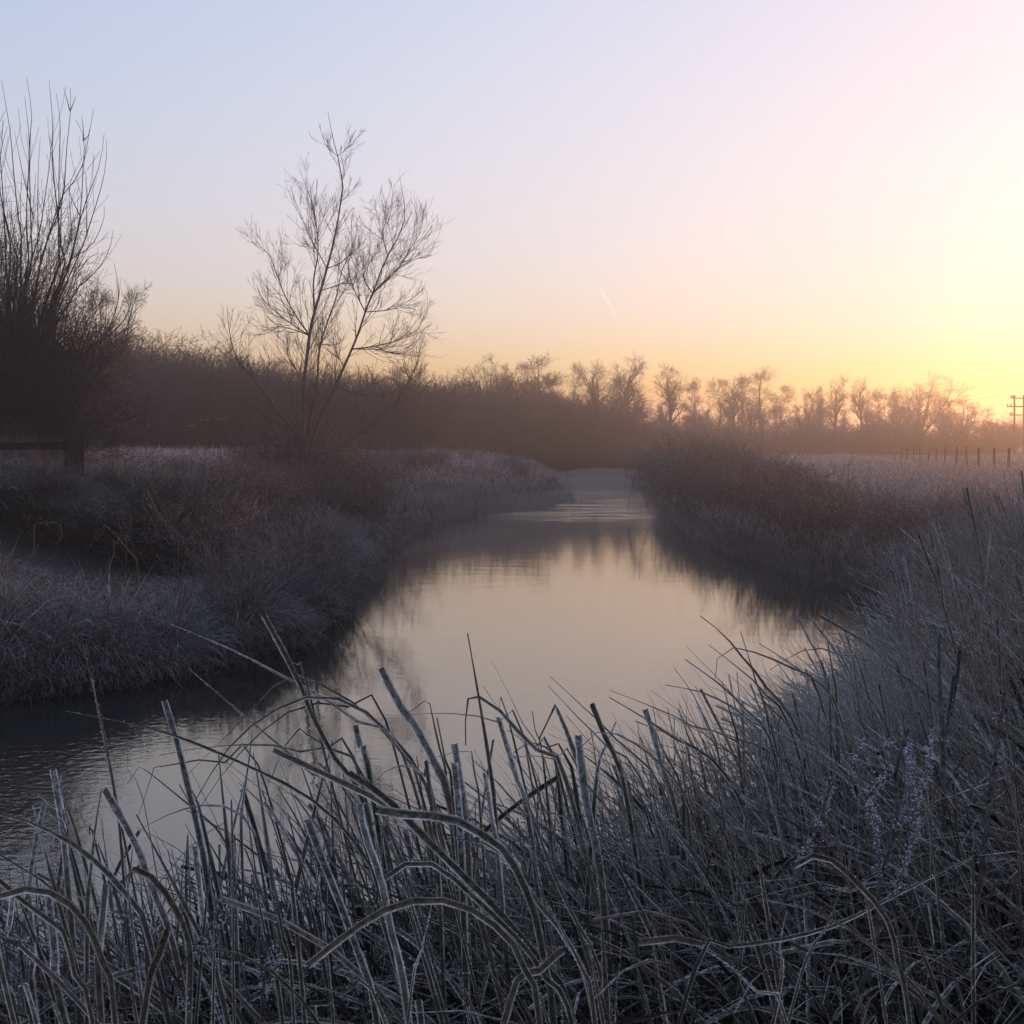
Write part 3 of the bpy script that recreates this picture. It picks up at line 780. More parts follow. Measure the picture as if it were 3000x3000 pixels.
def grazed(x, y):
    """the trodden slope in front of the undercut, where everything grows low"""
    return sig((x + 8.0) / .3) * sig((-3.9 - x) / .3) * sig((y - 13.8) / .4) * sig((20.2 - y) / .15)

def grass(name, label, n, r0, r1, d0, d1, side, h, wid, mat, rng, smin=0.05, smax=1e9, K=4, bend=(0.3, 1.6), mask=None, azm=None, power=1, wscale=14.0, droop=False):
    x, y = sample(n, r0, r1, d0, d1, rng, power)
    s, left = river(x, y)
    ok = (s > smin) & (s < smax) & ((left > 0.5) == side)
    if mask is not None: ok &= mask(x, y, rng)
    x, y = x[ok], y[ok]; n = len(x)
    root = np.stack([x, y, ground_z(x, y) - 0.03], -1)
    tuft = 0.75 + 0.45 * vnoise(x, y, 0.55, 4) + 0.25 * vnoise(x, y, 1.7, 6)
    L = rng.uniform(h[0], h[1], n) * np.clip(tuft, 0.3, 1.5)
    L = L * (1 - .65 * grazed(x, y))
    az = rng.uniform(0, 2 * math.pi, n) if azm is None else azm + rng.normal(size=n) * 0.9
    az = az + 1.2 * vnoise(x, y, 0.8, 8)
    if droop:                                            # hang towards the water
        e = .2; az = np.arctan2(river(x, y - e)[0] - river(x, y + e)[0], river(x - e, y)[0] - river(x + e, y)[0]) + rng.normal(size=n) * .6
    P = arcs(root, L, az, rng.uniform(0, 0.5, n), rng.uniform(bend[0], bend[1], n), K, 1.3, 0.12, rng)
    w = wid * np.maximum(1, y / wscale) * rng.uniform(0.6, 1.3, n)
    W = w[:, None] * np.linspace(1, 0.15, K)[None] ** 0.7
    g = Geo(); g.ribbons(P, W, across(P, az, rng), flat=True, rnd=rng.random(n))
    o = ob(name, g.mesh(name), mat)
    return tag(o, label, 'grass', kind='stuff')

g_ = np.random.default_rng(21)
nohole = lambda x, y, r: np.maximum(hollow(x, y) - .5, 0) * 2.6 < r.random(len(x))
clump = lambda sc, lo, sd: (lambda x, y, r: (vnoise(x, y, sc, sd) + r.normal(size=len(x)) * .25 > lo) & nohole(x, y, r))
grass('tangled_bank_grass', 'brown tangle of dead grass on the steep river bank', 30000, ratio(-150), ratio(1120), 11.2, 26, True, (0.2, 0.75), 0.005, M_BRAMBLE, g_, 0.0, K=5, mask=clump(.5, -.15, 12), bend=(0.5, 2.4))
grass('matted_straw', 'pale frosted straw lying matted on the steep river bank', 22000, ratio(-150), ratio(900), 11.4, 20, True, (0.35, 0.9), 0.0075, M_STRAW, g_, 0.3, K=6, mask=clump(.9, .12, 14), bend=(1.2, 2.0), azm=-0.9)
grass('bank_herbs', 'short frosted herbs and weeds covering the steep river bank', 17000, ratio(-150), ratio(1120), 11.2, 28, True, (0.12, 0.4), 0.009, M_GRASS, g_, 0.0, K=4, mask=clump(.7, -.3, 16), bend=(0.3, 2.6))
grass('levee_grass', 'frosted grass along the top of the levee', 46000, ratio(-150), ratio(1750), 22, 105, True, (0.25, 0.6), 0.008, M_FIELD, g_, 1.5, K=3, mask=nohole)
grass('bank_edge_grass', 'dead stems trailing over the water along the far shore', 36000, ratio(-150), ratio(1750), 11.2, 75, True, (0.3, 0.95), 0.007, M_BRAMBLE, g_, -0.3, 0.9, K=5, bend=(0.8, 2.2))
grass('overhanging_grass', 'dead grass hanging over the waterline of the steep bank', 120000, ratio(-150), ratio(1100), 11.0, 30, True, (0.3, 0.8), 0.006, M_GRASS, g_, -0.05, 0.55, K=5, bend=(1.4, 2.6), droop=True)
lip = lambda x, y, r: ((x > -6.4) | (r.random(len(x)) < .25)) & (x > -9.5) & (x < -3.6) & (np.maximum(hollow(x, y) - .3, 0) < .2) & (y > 20.1)
grass('lip_grass', 'frosted grass hanging over the lip of the dark undercut bank', 5500, ratio(-250), ratio(900), 20.0, 22.6, True, (0.2, 0.5), 0.007, M_FIELD, g_, 1.5, K=6, mask=lip, bend=(0.9, 2.4), azm=-1.57, power=0)
grass('field_grass', 'pale frosted grass of the open field behind the river', 85000, ratio(1850), ratio(3150), 20, 180, False, (0.25, 0.6), 0.008, M_FIELD, g_, 0.5, K=3)
grass('shore_grass', 'dark dead stems along the near shore under the field', 30000, ratio(1850), ratio(3100), 14, 80, False, (0.4, 1.1), 0.007, M_BRAMBLE, g_, -0.1, 3.0, K=5, bend=(0.4, 1.9))

# bramble and willowherb bushes along both banks
def bramble_proto(seed, n=110, hgt=1.3):
    rng = np.random.default_rng(seed)
    root = np.stack([rng.normal(size=n) * .35, rng.normal(size=n) * .35, np.full(n, -.1)], -1)
    az = rng.uniform(0, 6.28, n)
    P = arcs(root, rng.uniform(.6, 1.35, n) * hgt, az, rng.uniform(0, .5, n), rng.uniform(.2, 1.9, n), 8, 1.5, .1, rng)
    r = np.full((n, 1), .0055) * np.linspace(1, .4, 8)[None]
    g = Geo(); g.tubes(P, r, 3); st = g.mesh('bramble_stems')
    B, Br = grow(P, r, 8, .25, 1, (R(30), R(70)), (.12, .45), 4, .05, .15, (.7, .004), rng, .5, .8, .3)
    g = Geo(); g.tubes(B, np.maximum(Br, .0025), 3)
    q = B[:, 1:].reshape(-1, 3); q = q[rng.random(len(q)) < .35]; m = len(q)
    az2 = rng.uniform(0, 6.28, m)
    L = arcs(q, rng.uniform(.03, .08, m), az2, rng.uniform(.6, 2.0, m), rng.uniform(-.5, 1, m), 3, 1, 0, rng)
    W = np.tile(np.array([.3, 1, .1]), (m, 1)) * rng.uniform(.006, .018, (m, 1))
    g.ribbons(L, W, across(L, az2, rng), flat=True, rnd=rng.random(m))
    return st, g.mesh('bramble_leaves')
BR = [bramble_proto(51), bramble_proto(52, 130), bramble_proto(53, 90, 1.5)]

RX, RY = [1850, 1890, 1930, 2050, 2150, 2250, 2350, 2500, 2700, 3300], [1400, 1335, 1275, 1270, 1300, 1335, 1375, 1420, 1435, 1440]
LX, LY = [0, 1000, 1080, 1250, 1400, 1500, 1600, 1650, 1700], [1330, 1330, 1310, 1308, 1315, 1335, 1362, 1405, 1450]
def bramble(x, y, s, label, group, k, cap=None):
    if cap:                                             # as tall as the bushes of that stretch of bank grow
        z = EYE - (np.interp(1500 + FPX * x / y, *cap) + random.uniform(-6, 30) - HOR) / FPX * y
        s = float(np.clip((z - max(gz(x, y), 0)) / 1.45, .18, s))
    t = empty('bramble_bush', (x, y, max(gz(x, y), 0.0)), label, 'bush', group)
    t.scale = (s * 1.25, s * 1.25, s); t.rotation_euler = (0, 0, random.uniform(0, 6.28))
    ob('stem', BR[k % 3][0], M_BRAMBLE, t); ob('foliage', BR[k % 3][1], M_BRAMBLE, t)

LEFT_ = LEFT[8:]
def shore_bushes(shore, y0, y1, n, off, size, label, group):
    pts = shore[np.argsort(shore[:, 1])]
    for k in range(n):
        y = y0 * (y1 / y0) ** ((k + random.random() * .7) / n)
        sgn = -1 if shore is LEFT_ else 1
        x = np.interp(y, pts[:, 1], pts[:, 0]) + sgn * random.uniform(*off)
        if shore is LEFT_ and 37 < y < 57 and x > np.interp(y, pts[:, 1], pts[:, 0]) - 3.2: x -= 2.6      # the low frosted spit stays bare
        bramble(x, y, random.uniform(*size), label, group, k, (LX, LY) if shore is LEFT_ else (RX, RY))
shore_bushes(RIGHT[:9], 22, 85, 52, (0.9, 3.2), (0.8, 1.7), 'dull frosted bramble bush overhanging the water below the frosty field', 'bramble bushes below the frosty field')
shore_bushes(RIGHT[:9], 24, 90, 30, (2.4, 6.0), (0.6, 1.0), 'frosted bramble bush at the edge of the frosty field, set back from the water', 'bramble bushes at the field edge')
shore_bushes(LEFT_, 20, 85, 40, (1.0, 3.0), (0.6, 1.0), 'brown frosted bramble bush on the low bank under the slender willow', 'bramble bushes under the slender willow')
shore_bushes(LEFT_, 30, 90, 26, (2.2, 6.5), (0.6, 1.05), 'thorny bramble bush on the levee slope beyond the slender willow', 'bramble bushes on the levee slope')
for k, (px, d, s) in enumerate(((975, 32, .6), (1030, 33, .9), (820, 32, .6), (1060, 31, .8), (870, 35.5, 1.3), (930, 36, 1.4), (985, 35, 1.3), (800, 34, 1.1), (1050, 34, 1.2))):
    bramble(ratio(px) * d, d, s, 'dark bramble bush tangled round the foot of the slender willow', 'brambles at the willow foot', k)
for k, (x, y, s) in enumerate(((-2.75, 16.4, .45), (-2.6, 17.3, .5), (-2.9, 18.3, .6), (-3.1, 15.2, .42), (-3.1, 19.8, .6), (-3.6, 14.2, .4), (-2.5, 18.4, .4))):
    bramble(x, y, s, 'leafless twiggy bush drooping into the water at the bank corner', 'twiggy bushes at the bank corner', k)
for k in range(16):
    d = random.uniform(14, 24); px = random.uniform(-50, 900)
    if grazed(ratio(px) * d, d) < .3 and float(river(np.array([ratio(px) * d]), np.array([d]))[0][0]) > .5:
        bramble(ratio(px) * d, d, random.uniform(.35, .6), 'low frosted weed clump in the tangled grass of the steep bank', 'weed clumps of the steep bank', k)

# grass tussocks: fountains of frosted blades
def tussock_proto(seed, n=95):
    rng = np.random.default_rng(seed)
    root = np.stack([rng.normal(size=n) * .06, rng.normal(size=n) * .06, np.full(n, -.04)], -1)
    az = rng.uniform(0, 6.28, n)
    P = arcs(root, rng.uniform(.35, .95, n), az, rng.uniform(.05, .6, n), rng.uniform(.4, 2.3, n), 9, 1.3, .05, rng)
    W = rng.uniform(.004, .0085, (n, 1)) * np.clip((1 - np.linspace(0, 1, 9)[None]) * 2.5, .15, 1)
    g = Geo(); g.ribbons(P, W, across(P, az, rng), .25, rnd=rng.random(n))
    return g.mesh('tussock')
TP = [tussock_proto(s_) for s_ in (81, 82, 83, 84)]
def tussocks(n, r0, r1, d0, d1, left, smin, size, mat, label, group):
    k = 0
    for _ in range(n * 8):
        d = random.uniform(d0, d1); x = random.uniform(r0, r1) * d
        s, l = river(np.array([x]), np.array([d]))
        if k >= n or s[0] < smin or (l[0] > .5) != left or grazed(x, d) > .3: continue
        me = TP[k % 4] if mat is M_STRAW else TPB[k % 4]
        o = ob('grass_tussock', me, mat, None, (x, d, gz(x, d))); sc = random.uniform(*size)
        o.scale = (sc, sc, sc * random.uniform(.7, 1.1)); o.rotation_euler = (random.uniform(-.3, .3), random.uniform(-.3, .3), random.uniform(0, 6.28))
        tag(o, label, 'grass', group); k += 1
TPB = [m.copy() for m in TP]
tussocks(60, ratio(-60), ratio(620), 11.6, 18, True, .15, (.5, 1.3), M_STRAW, 'pale frosted grass tussock on the steep bank above the dark waterline', 'pale tussocks of the steep bank')
tussocks(60, ratio(300), ratio(1050), 13.5, 26, True, .15, (.5, 1.4), M_GRASS, 'dark grass tussock on the steep bank towards the willow', 'dark tussocks of the steep bank')
tussocks(24, ratio(2150), ratio(3050), 11, 24, False, .05, (.7, 1.2), M_STRAW, 'drooping frosted tussock along the shore below the field', 'tussocks along the shore below the field')

tussocks(30, ratio(2560), ratio(3100), 6.3, 11, False, .05, (.9, 1.5), M_STRAW, 'big frosted tussock leaning over the sedge of the near bank', 'big tussocks on the near bank')

# long bare stems arching out of the steep bank
CANES = [([(370, 1560), (345, 1480), (340, 1430), (395, 1435), (385, 1440)], 20, 'pale forked dead stem standing in front of the dark undercut'),
         ([(520, 1570), (460, 1500), (425, 1430), (380, 1440), (340, 1500)], 19, 'dead stem bent over in a low arch before the dark undercut'),
         ([(510, 1580), (470, 1520), (430, 1460), (415, 1425)], 19.5, 'straight dead stem leaning across the dark undercut'),
         ([(600, 1600), (640, 1580), (700, 1573), (760, 1585), (810, 1610)], 17, 'thin stem arching level along the bank top of the tangle'),
         ([(620, 1640), (600, 1600), (575, 1578)], 16.5, 'short bent stem sticking up from the tangle'),
         ([(100, 1540), (140, 1530), (175, 1537), (180, 1580)], 17, 'kinked pale stem hooking over the frosted tangle'),
         ([(400, 1640), (330, 1560), (300, 1535)], 16, 'reddish dead stem slanting over the tangle'),
         ([(1000, 1760), (1040, 1740), (1062, 1705), (1066, 1695)], 19, 'curved twig reaching out over the open water'),
         ([(30, 2010), (90, 1990), (150, 1983), (215, 1988)], 12.2, 'pale stem lying in an arch above the dark waterline'),
         ([(480, 2010), (500, 1960), (495, 1920)], 13, 'short upright dead stem at the waterline'),
         ([(270, 1760), (310, 1690), (330, 1630), (335, 1590)], 15.5, 'thin upright brown stem in the middle of the bank')]
for pts, d, lab in CANES:
    P = resample(np.array([at(px, py, d) for px, py in pts]), 12)
    base = np.array([P[0, 0], P[0, 1], gz(P[0, 0], P[0, 1])])
    P = resample(np.vstack([base[None] - [0, 0, .05], P]), 16) - base
    t = empty('dead_stem', base, lab, 'stem', 'dead stems on the steep bank')
    g = Geo(); g.tubes(P, np.linspace(.012, .004, 16), 5); ob('stalk', g.mesh('stalk'), M_GRASS, t)
    rr = np.random.default_rng(len(pts)); B, Br = grow(P[None], np.full((1, 16), .006), 7, .35, 1, (R(25), R(55)), (.1, .35), 4, .03, .1, (.8, .005), rr)
    for q_, r_ in zip(B, Br): g = Geo(); g.tubes(q_, r_, 3); ob('twig', g.mesh('twig'), M_GRASS, t)

# frosted umbellifers on the levee
for k, (px, py, d) in enumerate(((300, 1222, 33), (318, 1232, 33), (385, 1234, 35), (425, 1248, 35), (600, 1232, 37), (645, 1228, 37), (340, 1246, 32), (560, 1250, 36))):
    p = at(px, py, d); base = np.array([p[0], d, gz(p[0], d)]); h = p[2] - base[2]
    t = empty('umbellifer', base, 'dry umbel seed head with frost on the levee before the dark thicket', 'plant', 'dry umbels on the levee')
    rr = np.random.default_rng(60 + k)
    P = resample(np.array([[0, 0, -.05], [.03, 0, h * .5], [0, 0, h]]), 8); g = Geo(); g.tubes(P, np.linspace(.008, .005, 8), 4); ob('stem', g.mesh('stem'), M_DOCK, t)
    a = rr.uniform(0, 6.28, 14); q = np.stack([np.cos(a) * .14, np.sin(a) * .14, .07 + 0 * a], -1) * rr.uniform(.4, 1, (14, 1)) + [0, 0, h - .03]
    g = Geo(); rays = np.stack([np.broadcast_to([0, 0, h - .06], q.shape), q], 1); g.tubes(rays, np.full((14, 2), .003), 3); g.blobs(q, np.full(14, .016)); ob('umbel', g.mesh('umbel'), M_BRAMBLE, t)

# ---- reeds in front. (tip first, base last; pixel outline, width in px, distance)
a6 = lambda s: [(x / 1.61, 1800 + y / 1.61) for x, y in s]
a7 = lambda s: [(900 + x / 1.486, 1700 + y / 1.486) for x, y in s]
a8 = lambda s: [(1900 + x / 1.486, 1700 + y / 1.486) for x, y in s]
CL = [
 ('blunt upright reed stalks with one blade arched flat over the rippled water', [
   (a6([(250, 730), (280, 900), (300, 1050), (340, 1500)]), 22, 3.0), (a6([(285, 760), (310, 940), (330, 1100)]), 14, 3.1), (a6([(480, 820), (450, 1000), (430, 1200), (410, 1500)]), 18, 2.9),
   (a6([(40, 925), (120, 840), (200, 860), (270, 940), (380, 1100)]), 10, 3.1), (a6([(-90, 940), (0, 945), (150, 985), (300, 1060), (430, 1150), (600, 1330), (720, 1600)]), 18, 2.8),
   (a6([(345, 865), (420, 1040), (470, 1160)]), 9, 3.2), (a6([(155, 900), (200, 1080), (260, 1300)]), 14, 2.9), (a6([(-40, 1060), (80, 1015), (200, 1030), (330, 1090)]), 9, 3.0)]),
 ('frosted reed clump with two broad blades arching down across each other', [
   (a6([(-60, 1210), (0, 1260), (150, 1390), (300, 1500), (350, 1700), (430, 1900)]), 24, 2.45), (a6([(0, 1330), (100, 1300), (200, 1300), (330, 1370), (430, 1500), (500, 1700), (540, 1900)]), 20, 2.5),
   (a6([(60, 1330), (40, 1500), (10, 1700)]), 20, 2.4), (a6([(140, 1330), (160, 1600), (170, 1900)]), 30, 2.5), (a6([(230, 1330), (260, 1600), (300, 1900)]), 26, 2.55), (a6([(0, 1700), (80, 1800), (170, 1920)]), 14, 2.3)]),
 ('reed clump with one thin pale feathery stalk rising high above the rest', [
   (a6([(390, 135), (430, 300), (490, 560), (550, 900), (570, 1080)]), 10, 3.2), (a6([(420, 350), (450, 380), (465, 460)]), 9, 3.2), (a6([(490, 820), (590, 990), (650, 1110), (720, 1300), (850, 1700)]), 22, 2.9),
   (a6([(580, 1100), (640, 1600), (680, 1900)]), 14, 2.6), (a6([(500, 1270), (480, 1500), (470, 1800)]), 26, 2.7), (a6([(660, 540), (605, 620), (600, 720), (625, 800), (700, 1000)]), 4, 3.3)]),
 ('reed clump of rod-straight frosted stalks round one thick drooping blade', [
   (a6([(630, 1200), (700, 1230), (790, 1330), (850, 1440), (890, 1560), (890, 1900)]), 26, 2.55), (a6([(1100, 1080), (1100, 1400), (1100, 1750), (1105, 1900)]), 9, 2.6),
   (a6([(1190, 1200), (1260, 1560), (1330, 1900)]), 14, 2.6), (a6([(1265, 1090), (1330, 1500), (1380, 1800)]), 10, 2.6), (a6([(1010, 1330), (1010, 1600), (1005, 1880)]), 11, 2.5), (a6([(790, 1490), (740, 1640), (680, 1880)]), 26, 2.5),
   (a6([(985, 1130), (985, 1300), (960, 1500)]), 10, 2.8), (a6([(920, 1090), (950, 1350), (1000, 1600)]), 20, 2.8)]),
 ('reed clump with a thick cut stalk and a small blade kinked like a tent', [
   (a6([(775, 405), (840, 620), (890, 830), (930, 1000), (1000, 1400)]), 24, 3.4), (a6([(600, 800), (660, 712), (660, 712), (880, 890), (1000, 1000), (1100, 1200)]), 8, 3.5),
   (a6([(640, 1030), (760, 960), (900, 910), (1060, 905), (1180, 1000), (1250, 1300)]), 12, 3.3), (a6([(650, 960), (725, 735), (725, 735), (900, 690), (1050, 700), (1250, 800)]), 7, 3.6),
   (a6([(1030, 650), (1050, 850), (1070, 1050), (1090, 1300)]), 16, 3.5), (a6([(845, 800), (900, 900), (960, 1000)]), 14, 3.4)]),
 ('reed clump with long frosted blades sweeping far out across the open water', [
   (a6([(1240, 0), (1400, 300), (1480, 500), (1600, 720), (1760, 1050)]), 21, 3.3), (a6([(1270, 20), (1395, 260), (1470, 420)]), 10, 3.35), (a6([(805, 45), (1100, 170), (1350, 300), (1500, 380), (1700, 520), (1950, 800)]), 13, 3.3),
   (a6([(310, 455), (640, 520), (900, 600), (1200, 730), (1450, 860), (1650, 1050), (1800, 1350)]), 12, 3.2), (a6([(750, 665), (950, 630), (1200, 615), (1420, 650), (1750, 850)]), 10, 3.5),
   (a6([(890, 750), (1150, 490), (1320, 310), (1420, 290), (1600, 380), (1720, 460), (1880, 640), (2000, 900)]), 13, 3.4), (a6([(920, 880), (1070, 640), (1250, 480), (1450, 390), (1600, 400), (1750, 480), (1900, 650), (2050, 950)]), 12, 3.3),
   (a6([(950, 900), (1100, 690), (1300, 500), (1480, 420), (1680, 450), (1850, 600)]), 9, 3.5), (a6([(890, 255), (1130, 460), (1320, 620), (1480, 760), (1700, 1000)]), 9, 3.4), (a6([(1200, 420), (1180, 640), (1150, 870), (1140, 1100)]), 10, 3.4),
   (a6([(1280, 780), (1330, 640), (1410, 545), (1410, 545), (1560, 640), (1700, 780)]), 8, 3.6)]),
 ('reed clump with a broad snapped stalk slanting up before the tree reflection', [
   (a7([(320, 380), (400, 540), (480, 650), (530, 760), (640, 1050)]), 25, 3.4), (a7([(440, 580), (530, 510), (530, 510), (545, 600), (580, 750), (620, 1000)]), 12, 3.5), (a7([(640, 790), (660, 1000), (680, 1400)]), 27, 3.0),
   (a7([(520, 790), (545, 1000), (580, 1400)]), 25, 3.0), (a7([(-150, 740), (0, 810), (150, 880), (330, 970), (480, 1080), (640, 1250), (760, 1500)]), 22, 2.9), (a7([(565, 600), (600, 780), (640, 1000)]), 16, 3.3),
   (a7([(210, 630), (240, 760), (280, 900)]), 20, 3.4), (a7([(570, 770), (650, 745), (715, 745), (730, 860), (760, 1100)]), 10, 3.3)]),
 ('reed clump with the tallest needle-straight leaf beside a leaf folded square', [
   (a7([(698, 230), (740, 470), (775, 680), (800, 850), (830, 1200)]), 12, 3.4), (a7([(690, 720), (690, 580), (705, 498), (705, 498), (800, 530), (900, 640), (1000, 740), (1150, 950)]), 15, 3.3),
   (a7([(770, 830), (800, 1000), (850, 1400)]), 24, 3.0), (a7([(830, 590), (870, 720), (910, 850), (980, 1150)]), 24, 3.3), (a7([(765, 460), (830, 560), (900, 700)]), 7, 3.5), (a7([(640, 710), (670, 900), (700, 1200)]), 26, 3.2), (a7([(870, 650), (980, 730), (1100, 860)]), 9, 3.5),
   (a7([(430, 585), (560, 580), (700, 585), (820, 620), (960, 740)]), 7, 3.5)]),
 ('reed clump with a leaf folded into a sharp tent beside a fine spear of grass', [
   (a7([(1010, 690), (1080, 545), (1080, 545), (1130, 660), (1170, 780), (1250, 1100)]), 16, 3.5), (a7([(805, 355), (880, 500), (950, 650), (1080, 950)]), 6, 3.5), (a7([(1180, 670), (1190, 780), (1220, 1000), (1290, 1400)]), 26, 3.2),
   (a7([(900, 750), (980, 700), (1060, 760), (1100, 950)]), 16, 3.7), (a7([(980, 570), (1000, 700), (1040, 900)]), 10, 3.6), (a7([(1040, 730), (1090, 710), (1120, 760), (1180, 1000)]), 16, 3.6), (a7([(900, 770), (1000, 765), (1100, 790), (1200, 900)]), 10, 3.4)]),
 ('reed clump bristling with slender blades leaning out over the pale water', [
   (a7([(1060, 420), (1220, 570), (1350, 700), (1600, 1050)]), 8, 3.5), (a7([(1050, 460), (1200, 620), (1300, 720), (1500, 1000)]), 8, 3.5), (a7([(1240, 540), (1280, 640), (1310, 720), (1400, 1000)]), 20, 3.5),
   (a7([(1345, 615), (1300, 720), (1270, 800), (1240, 1100)]), 17, 3.4), (a7([(1470, 560), (1510, 680), (1540, 800), (1640, 1200)]), 20, 3.5), (a7([(1320, 480), (1500, 550), (1640, 620), (2000, 900)]), 9, 3.6),
   (a7([(1315, 510), (1450, 590), (1550, 660), (1900, 1000)]), 10, 3.6), (a7([(1200, 720), (1240, 670), (1320, 660), (1440, 720), (1530, 800), (1700, 1100)]), 9, 3.4), (a7([(1570, 560), (1600, 720), (1650, 950)]), 10, 3.6)]),
 ('reed clump in front with one great frosted blade arched low like a bow', [
   (a7([(0, 1680), (150, 1560), (330, 1440), (520, 1390), (680, 1420), (800, 1490), (900, 1590), (970, 1760), (1010, 1920)]), 23, 2.35), (a7([(335, 1300), (380, 1250), (480, 1230), (580, 1250), (680, 1340), (800, 1450), (950, 1600), (1080, 1800), (1150, 1920)]), 20, 2.4),
   (a7([(545, 1400), (500, 1600), (440, 1900)]), 8, 2.4), (a7([(1110, 1610), (990, 1720), (870, 1880)]), 22, 2.4), (a7([(0, 1760), (150, 1800), (330, 1900)]), 12, 2.3), (a7([(1040, 1400), (1130, 1560), (1200, 1700), (1250, 1900)]), 18, 2.45)]),
 ('dense reed clump of broad blades combed to one side over thick stalks', [
   (a7([(180, 840), (330, 940), (450, 1060), (560, 1170), (680, 1290), (820, 1430), (1000, 1640), (1150, 1900)]), 28, 2.6), (a7([(300, 1000), (440, 1020), (620, 1035), (750, 1100), (860, 1180), (930, 1300), (990, 1450), (1030, 1650), (1070, 1900)]), 24, 2.6),
   (a7([(610, 1125), (750, 1140), (850, 1200), (1000, 1400), (1150, 1600), (1250, 1900)]), 18, 2.6), (a7([(230, 970), (250, 1100), (320, 1300), (370, 1550), (440, 1900)]), 28, 2.5), (a7([(280, 1030), (310, 1200), (350, 1450), (400, 1700)]), 18, 2.55),
   (a7([(875, 790), (940, 920), (1000, 1080), (1060, 1250), (1150, 1450), (1300, 1800)]), 14, 2.9), (a7([(290, 880), (360, 820), (440, 805), (510, 850), (560, 1000)]), 12, 3.1), (a7([(310, 1060), (400, 1070), (520, 1140), (600, 1250)]), 10, 2.8),
   (a7([(0, 1040), (60, 1200), (140, 1400), (230, 1650), (300, 1900)]), 26, 2.6)]),
 ('slender reed clump with a hoop-bent leaf beside the floating mist', [
   (a8([(225, 155), (330, 240), (420, 350), (500, 450), (700, 800)]), 12, 4.2), (a8([(400, 220), (440, 350), (470, 450), (540, 750)]), 10, 4.3), (a8([(260, 280), (400, 390), (480, 470), (650, 750)]), 9, 4.2),
   (a8([(160, 345), (330, 470), (450, 600), (560, 800)]), 13, 4.0), (a8([(70, 455), (200, 480), (290, 510), (450, 620), (560, 800)]), 9, 4.1), (a8([(290, 430), (295, 350), (350, 295), (450, 310), (600, 380), (760, 560)]), 8, 4.3),
   (a8([(480, 275), (600, 350), (700, 430), (850, 650)]), 10, 4.4), (a8([(110, 380), (190, 490), (240, 600), (320, 850)]), 8, 4.0), (a8([(530, 390), (640, 320), (740, 295), (850, 340), (950, 480)]), 8, 4.5), (a8([(780, 265), (800, 400), (820, 600)]), 18, 4.5),
   (a8([(720, 280), (760, 400), (790, 560)]), 12, 4.5), (a8([(130, 560), (180, 700), (250, 900)]), 14, 3.9), (a8([(320, 440), (360, 600), (400, 800)]), 14, 4.1), (a8([(0, 580), (70, 760), (160, 1000)]), 13, 3.7)]),
 ('reed clump with a blade bowed over and a straight stalk lying across it', [
   (a8([(640, 1240), (700, 1200), (800, 1220), (900, 1310), (1000, 1420), (1060, 1530), (1090, 1700), (1130, 1880)]), 20, 2.6), (a8([(1410, 1200), (1200, 1310), (1000, 1410), (820, 1500), (600, 1560), (380, 1600), (200, 1700)]), 13, 2.6),
   (a7([(1370, 1500), (1360, 1700), (1340, 1900)]), 8, 2.4), (a8([(220, 1600), (330, 1660), (480, 1800), (600, 1920)]), 12, 2.5), (a8([(600, 1440), (570, 1600), (560, 1850)]), 14, 2.6), (a8([(1110, 1655), (1000, 1800), (930, 1920)]), 12, 2.6),
   (a8([(840, 1340), (780, 1500), (640, 1800)]), 12, 2.7), (a8([(750, 1335), (830, 1345), (900, 1370), (960, 1450)]), 10, 2.7)]),
]

def frosted(g, name, mat, n):
    """the mesh of g with its last n faces given the hoar frost material"""
    me = g.mesh(name); me.materials.append(mat); me.materials.append(M_FROST)
    mi = np.zeros(len(me.polygons), np.int32); mi[len(mi) - n:] = 1; me.polygons.foreach_set('material_index', mi)
    return me

def leaf_part(P3, w, base, parent, rng, tip='cut'):
    """one folded, frosted leaf; P3 runs from the base to the tip"""
    K = 26
    P = resample(P3, K)[None]
    T = tangents(P)
    view = unit(P - np.array([0, 0, EYE]))
    side = np.cross(T, view); nrm = np.cross(T, side)
    a = rng.uniform(-0.6, 0.6) + np.linspace(0, rng.uniform(-0.6, 0.6), K)
    side = side * np.cos(a)[None, :, None] + nrm * np.sin(a)[None, :, None]
    t = np.linspace(0, 1, K)
    W = w * (np.clip(0.75 + 0.25 * t, 0, 1) if tip == 'cut' else np.clip((1 - t) * 4.5, 0.2, 1) ** 0.8)
    W = W * (1 + rng.normal(size=K) * 0.05)
    g = Geo(); g.ribbons(P - base, W[None], side, 0.32, rnd=[rng.random()])
    me = frosted(g, 'leaf', M_REED, g.crystals(P - base, W[None], side, 100, rng))
    return ob('leaf', me, None, parent)

SX = [-300, 0, 200, 400, 560, 700, 900, 1200, 1400, 1600, 1800, 2000, 2150, 2300, 2450, 2550, 2650, 2750, 2850, 3000, 3300]
SY = [2430, 2440, 2440, 2480, 2390, 2270, 2200, 2200, 2240, 2270, 2210, 2130, 2050, 2010, 1960, 1860, 1710, 1570, 1500, 1440, 1400]

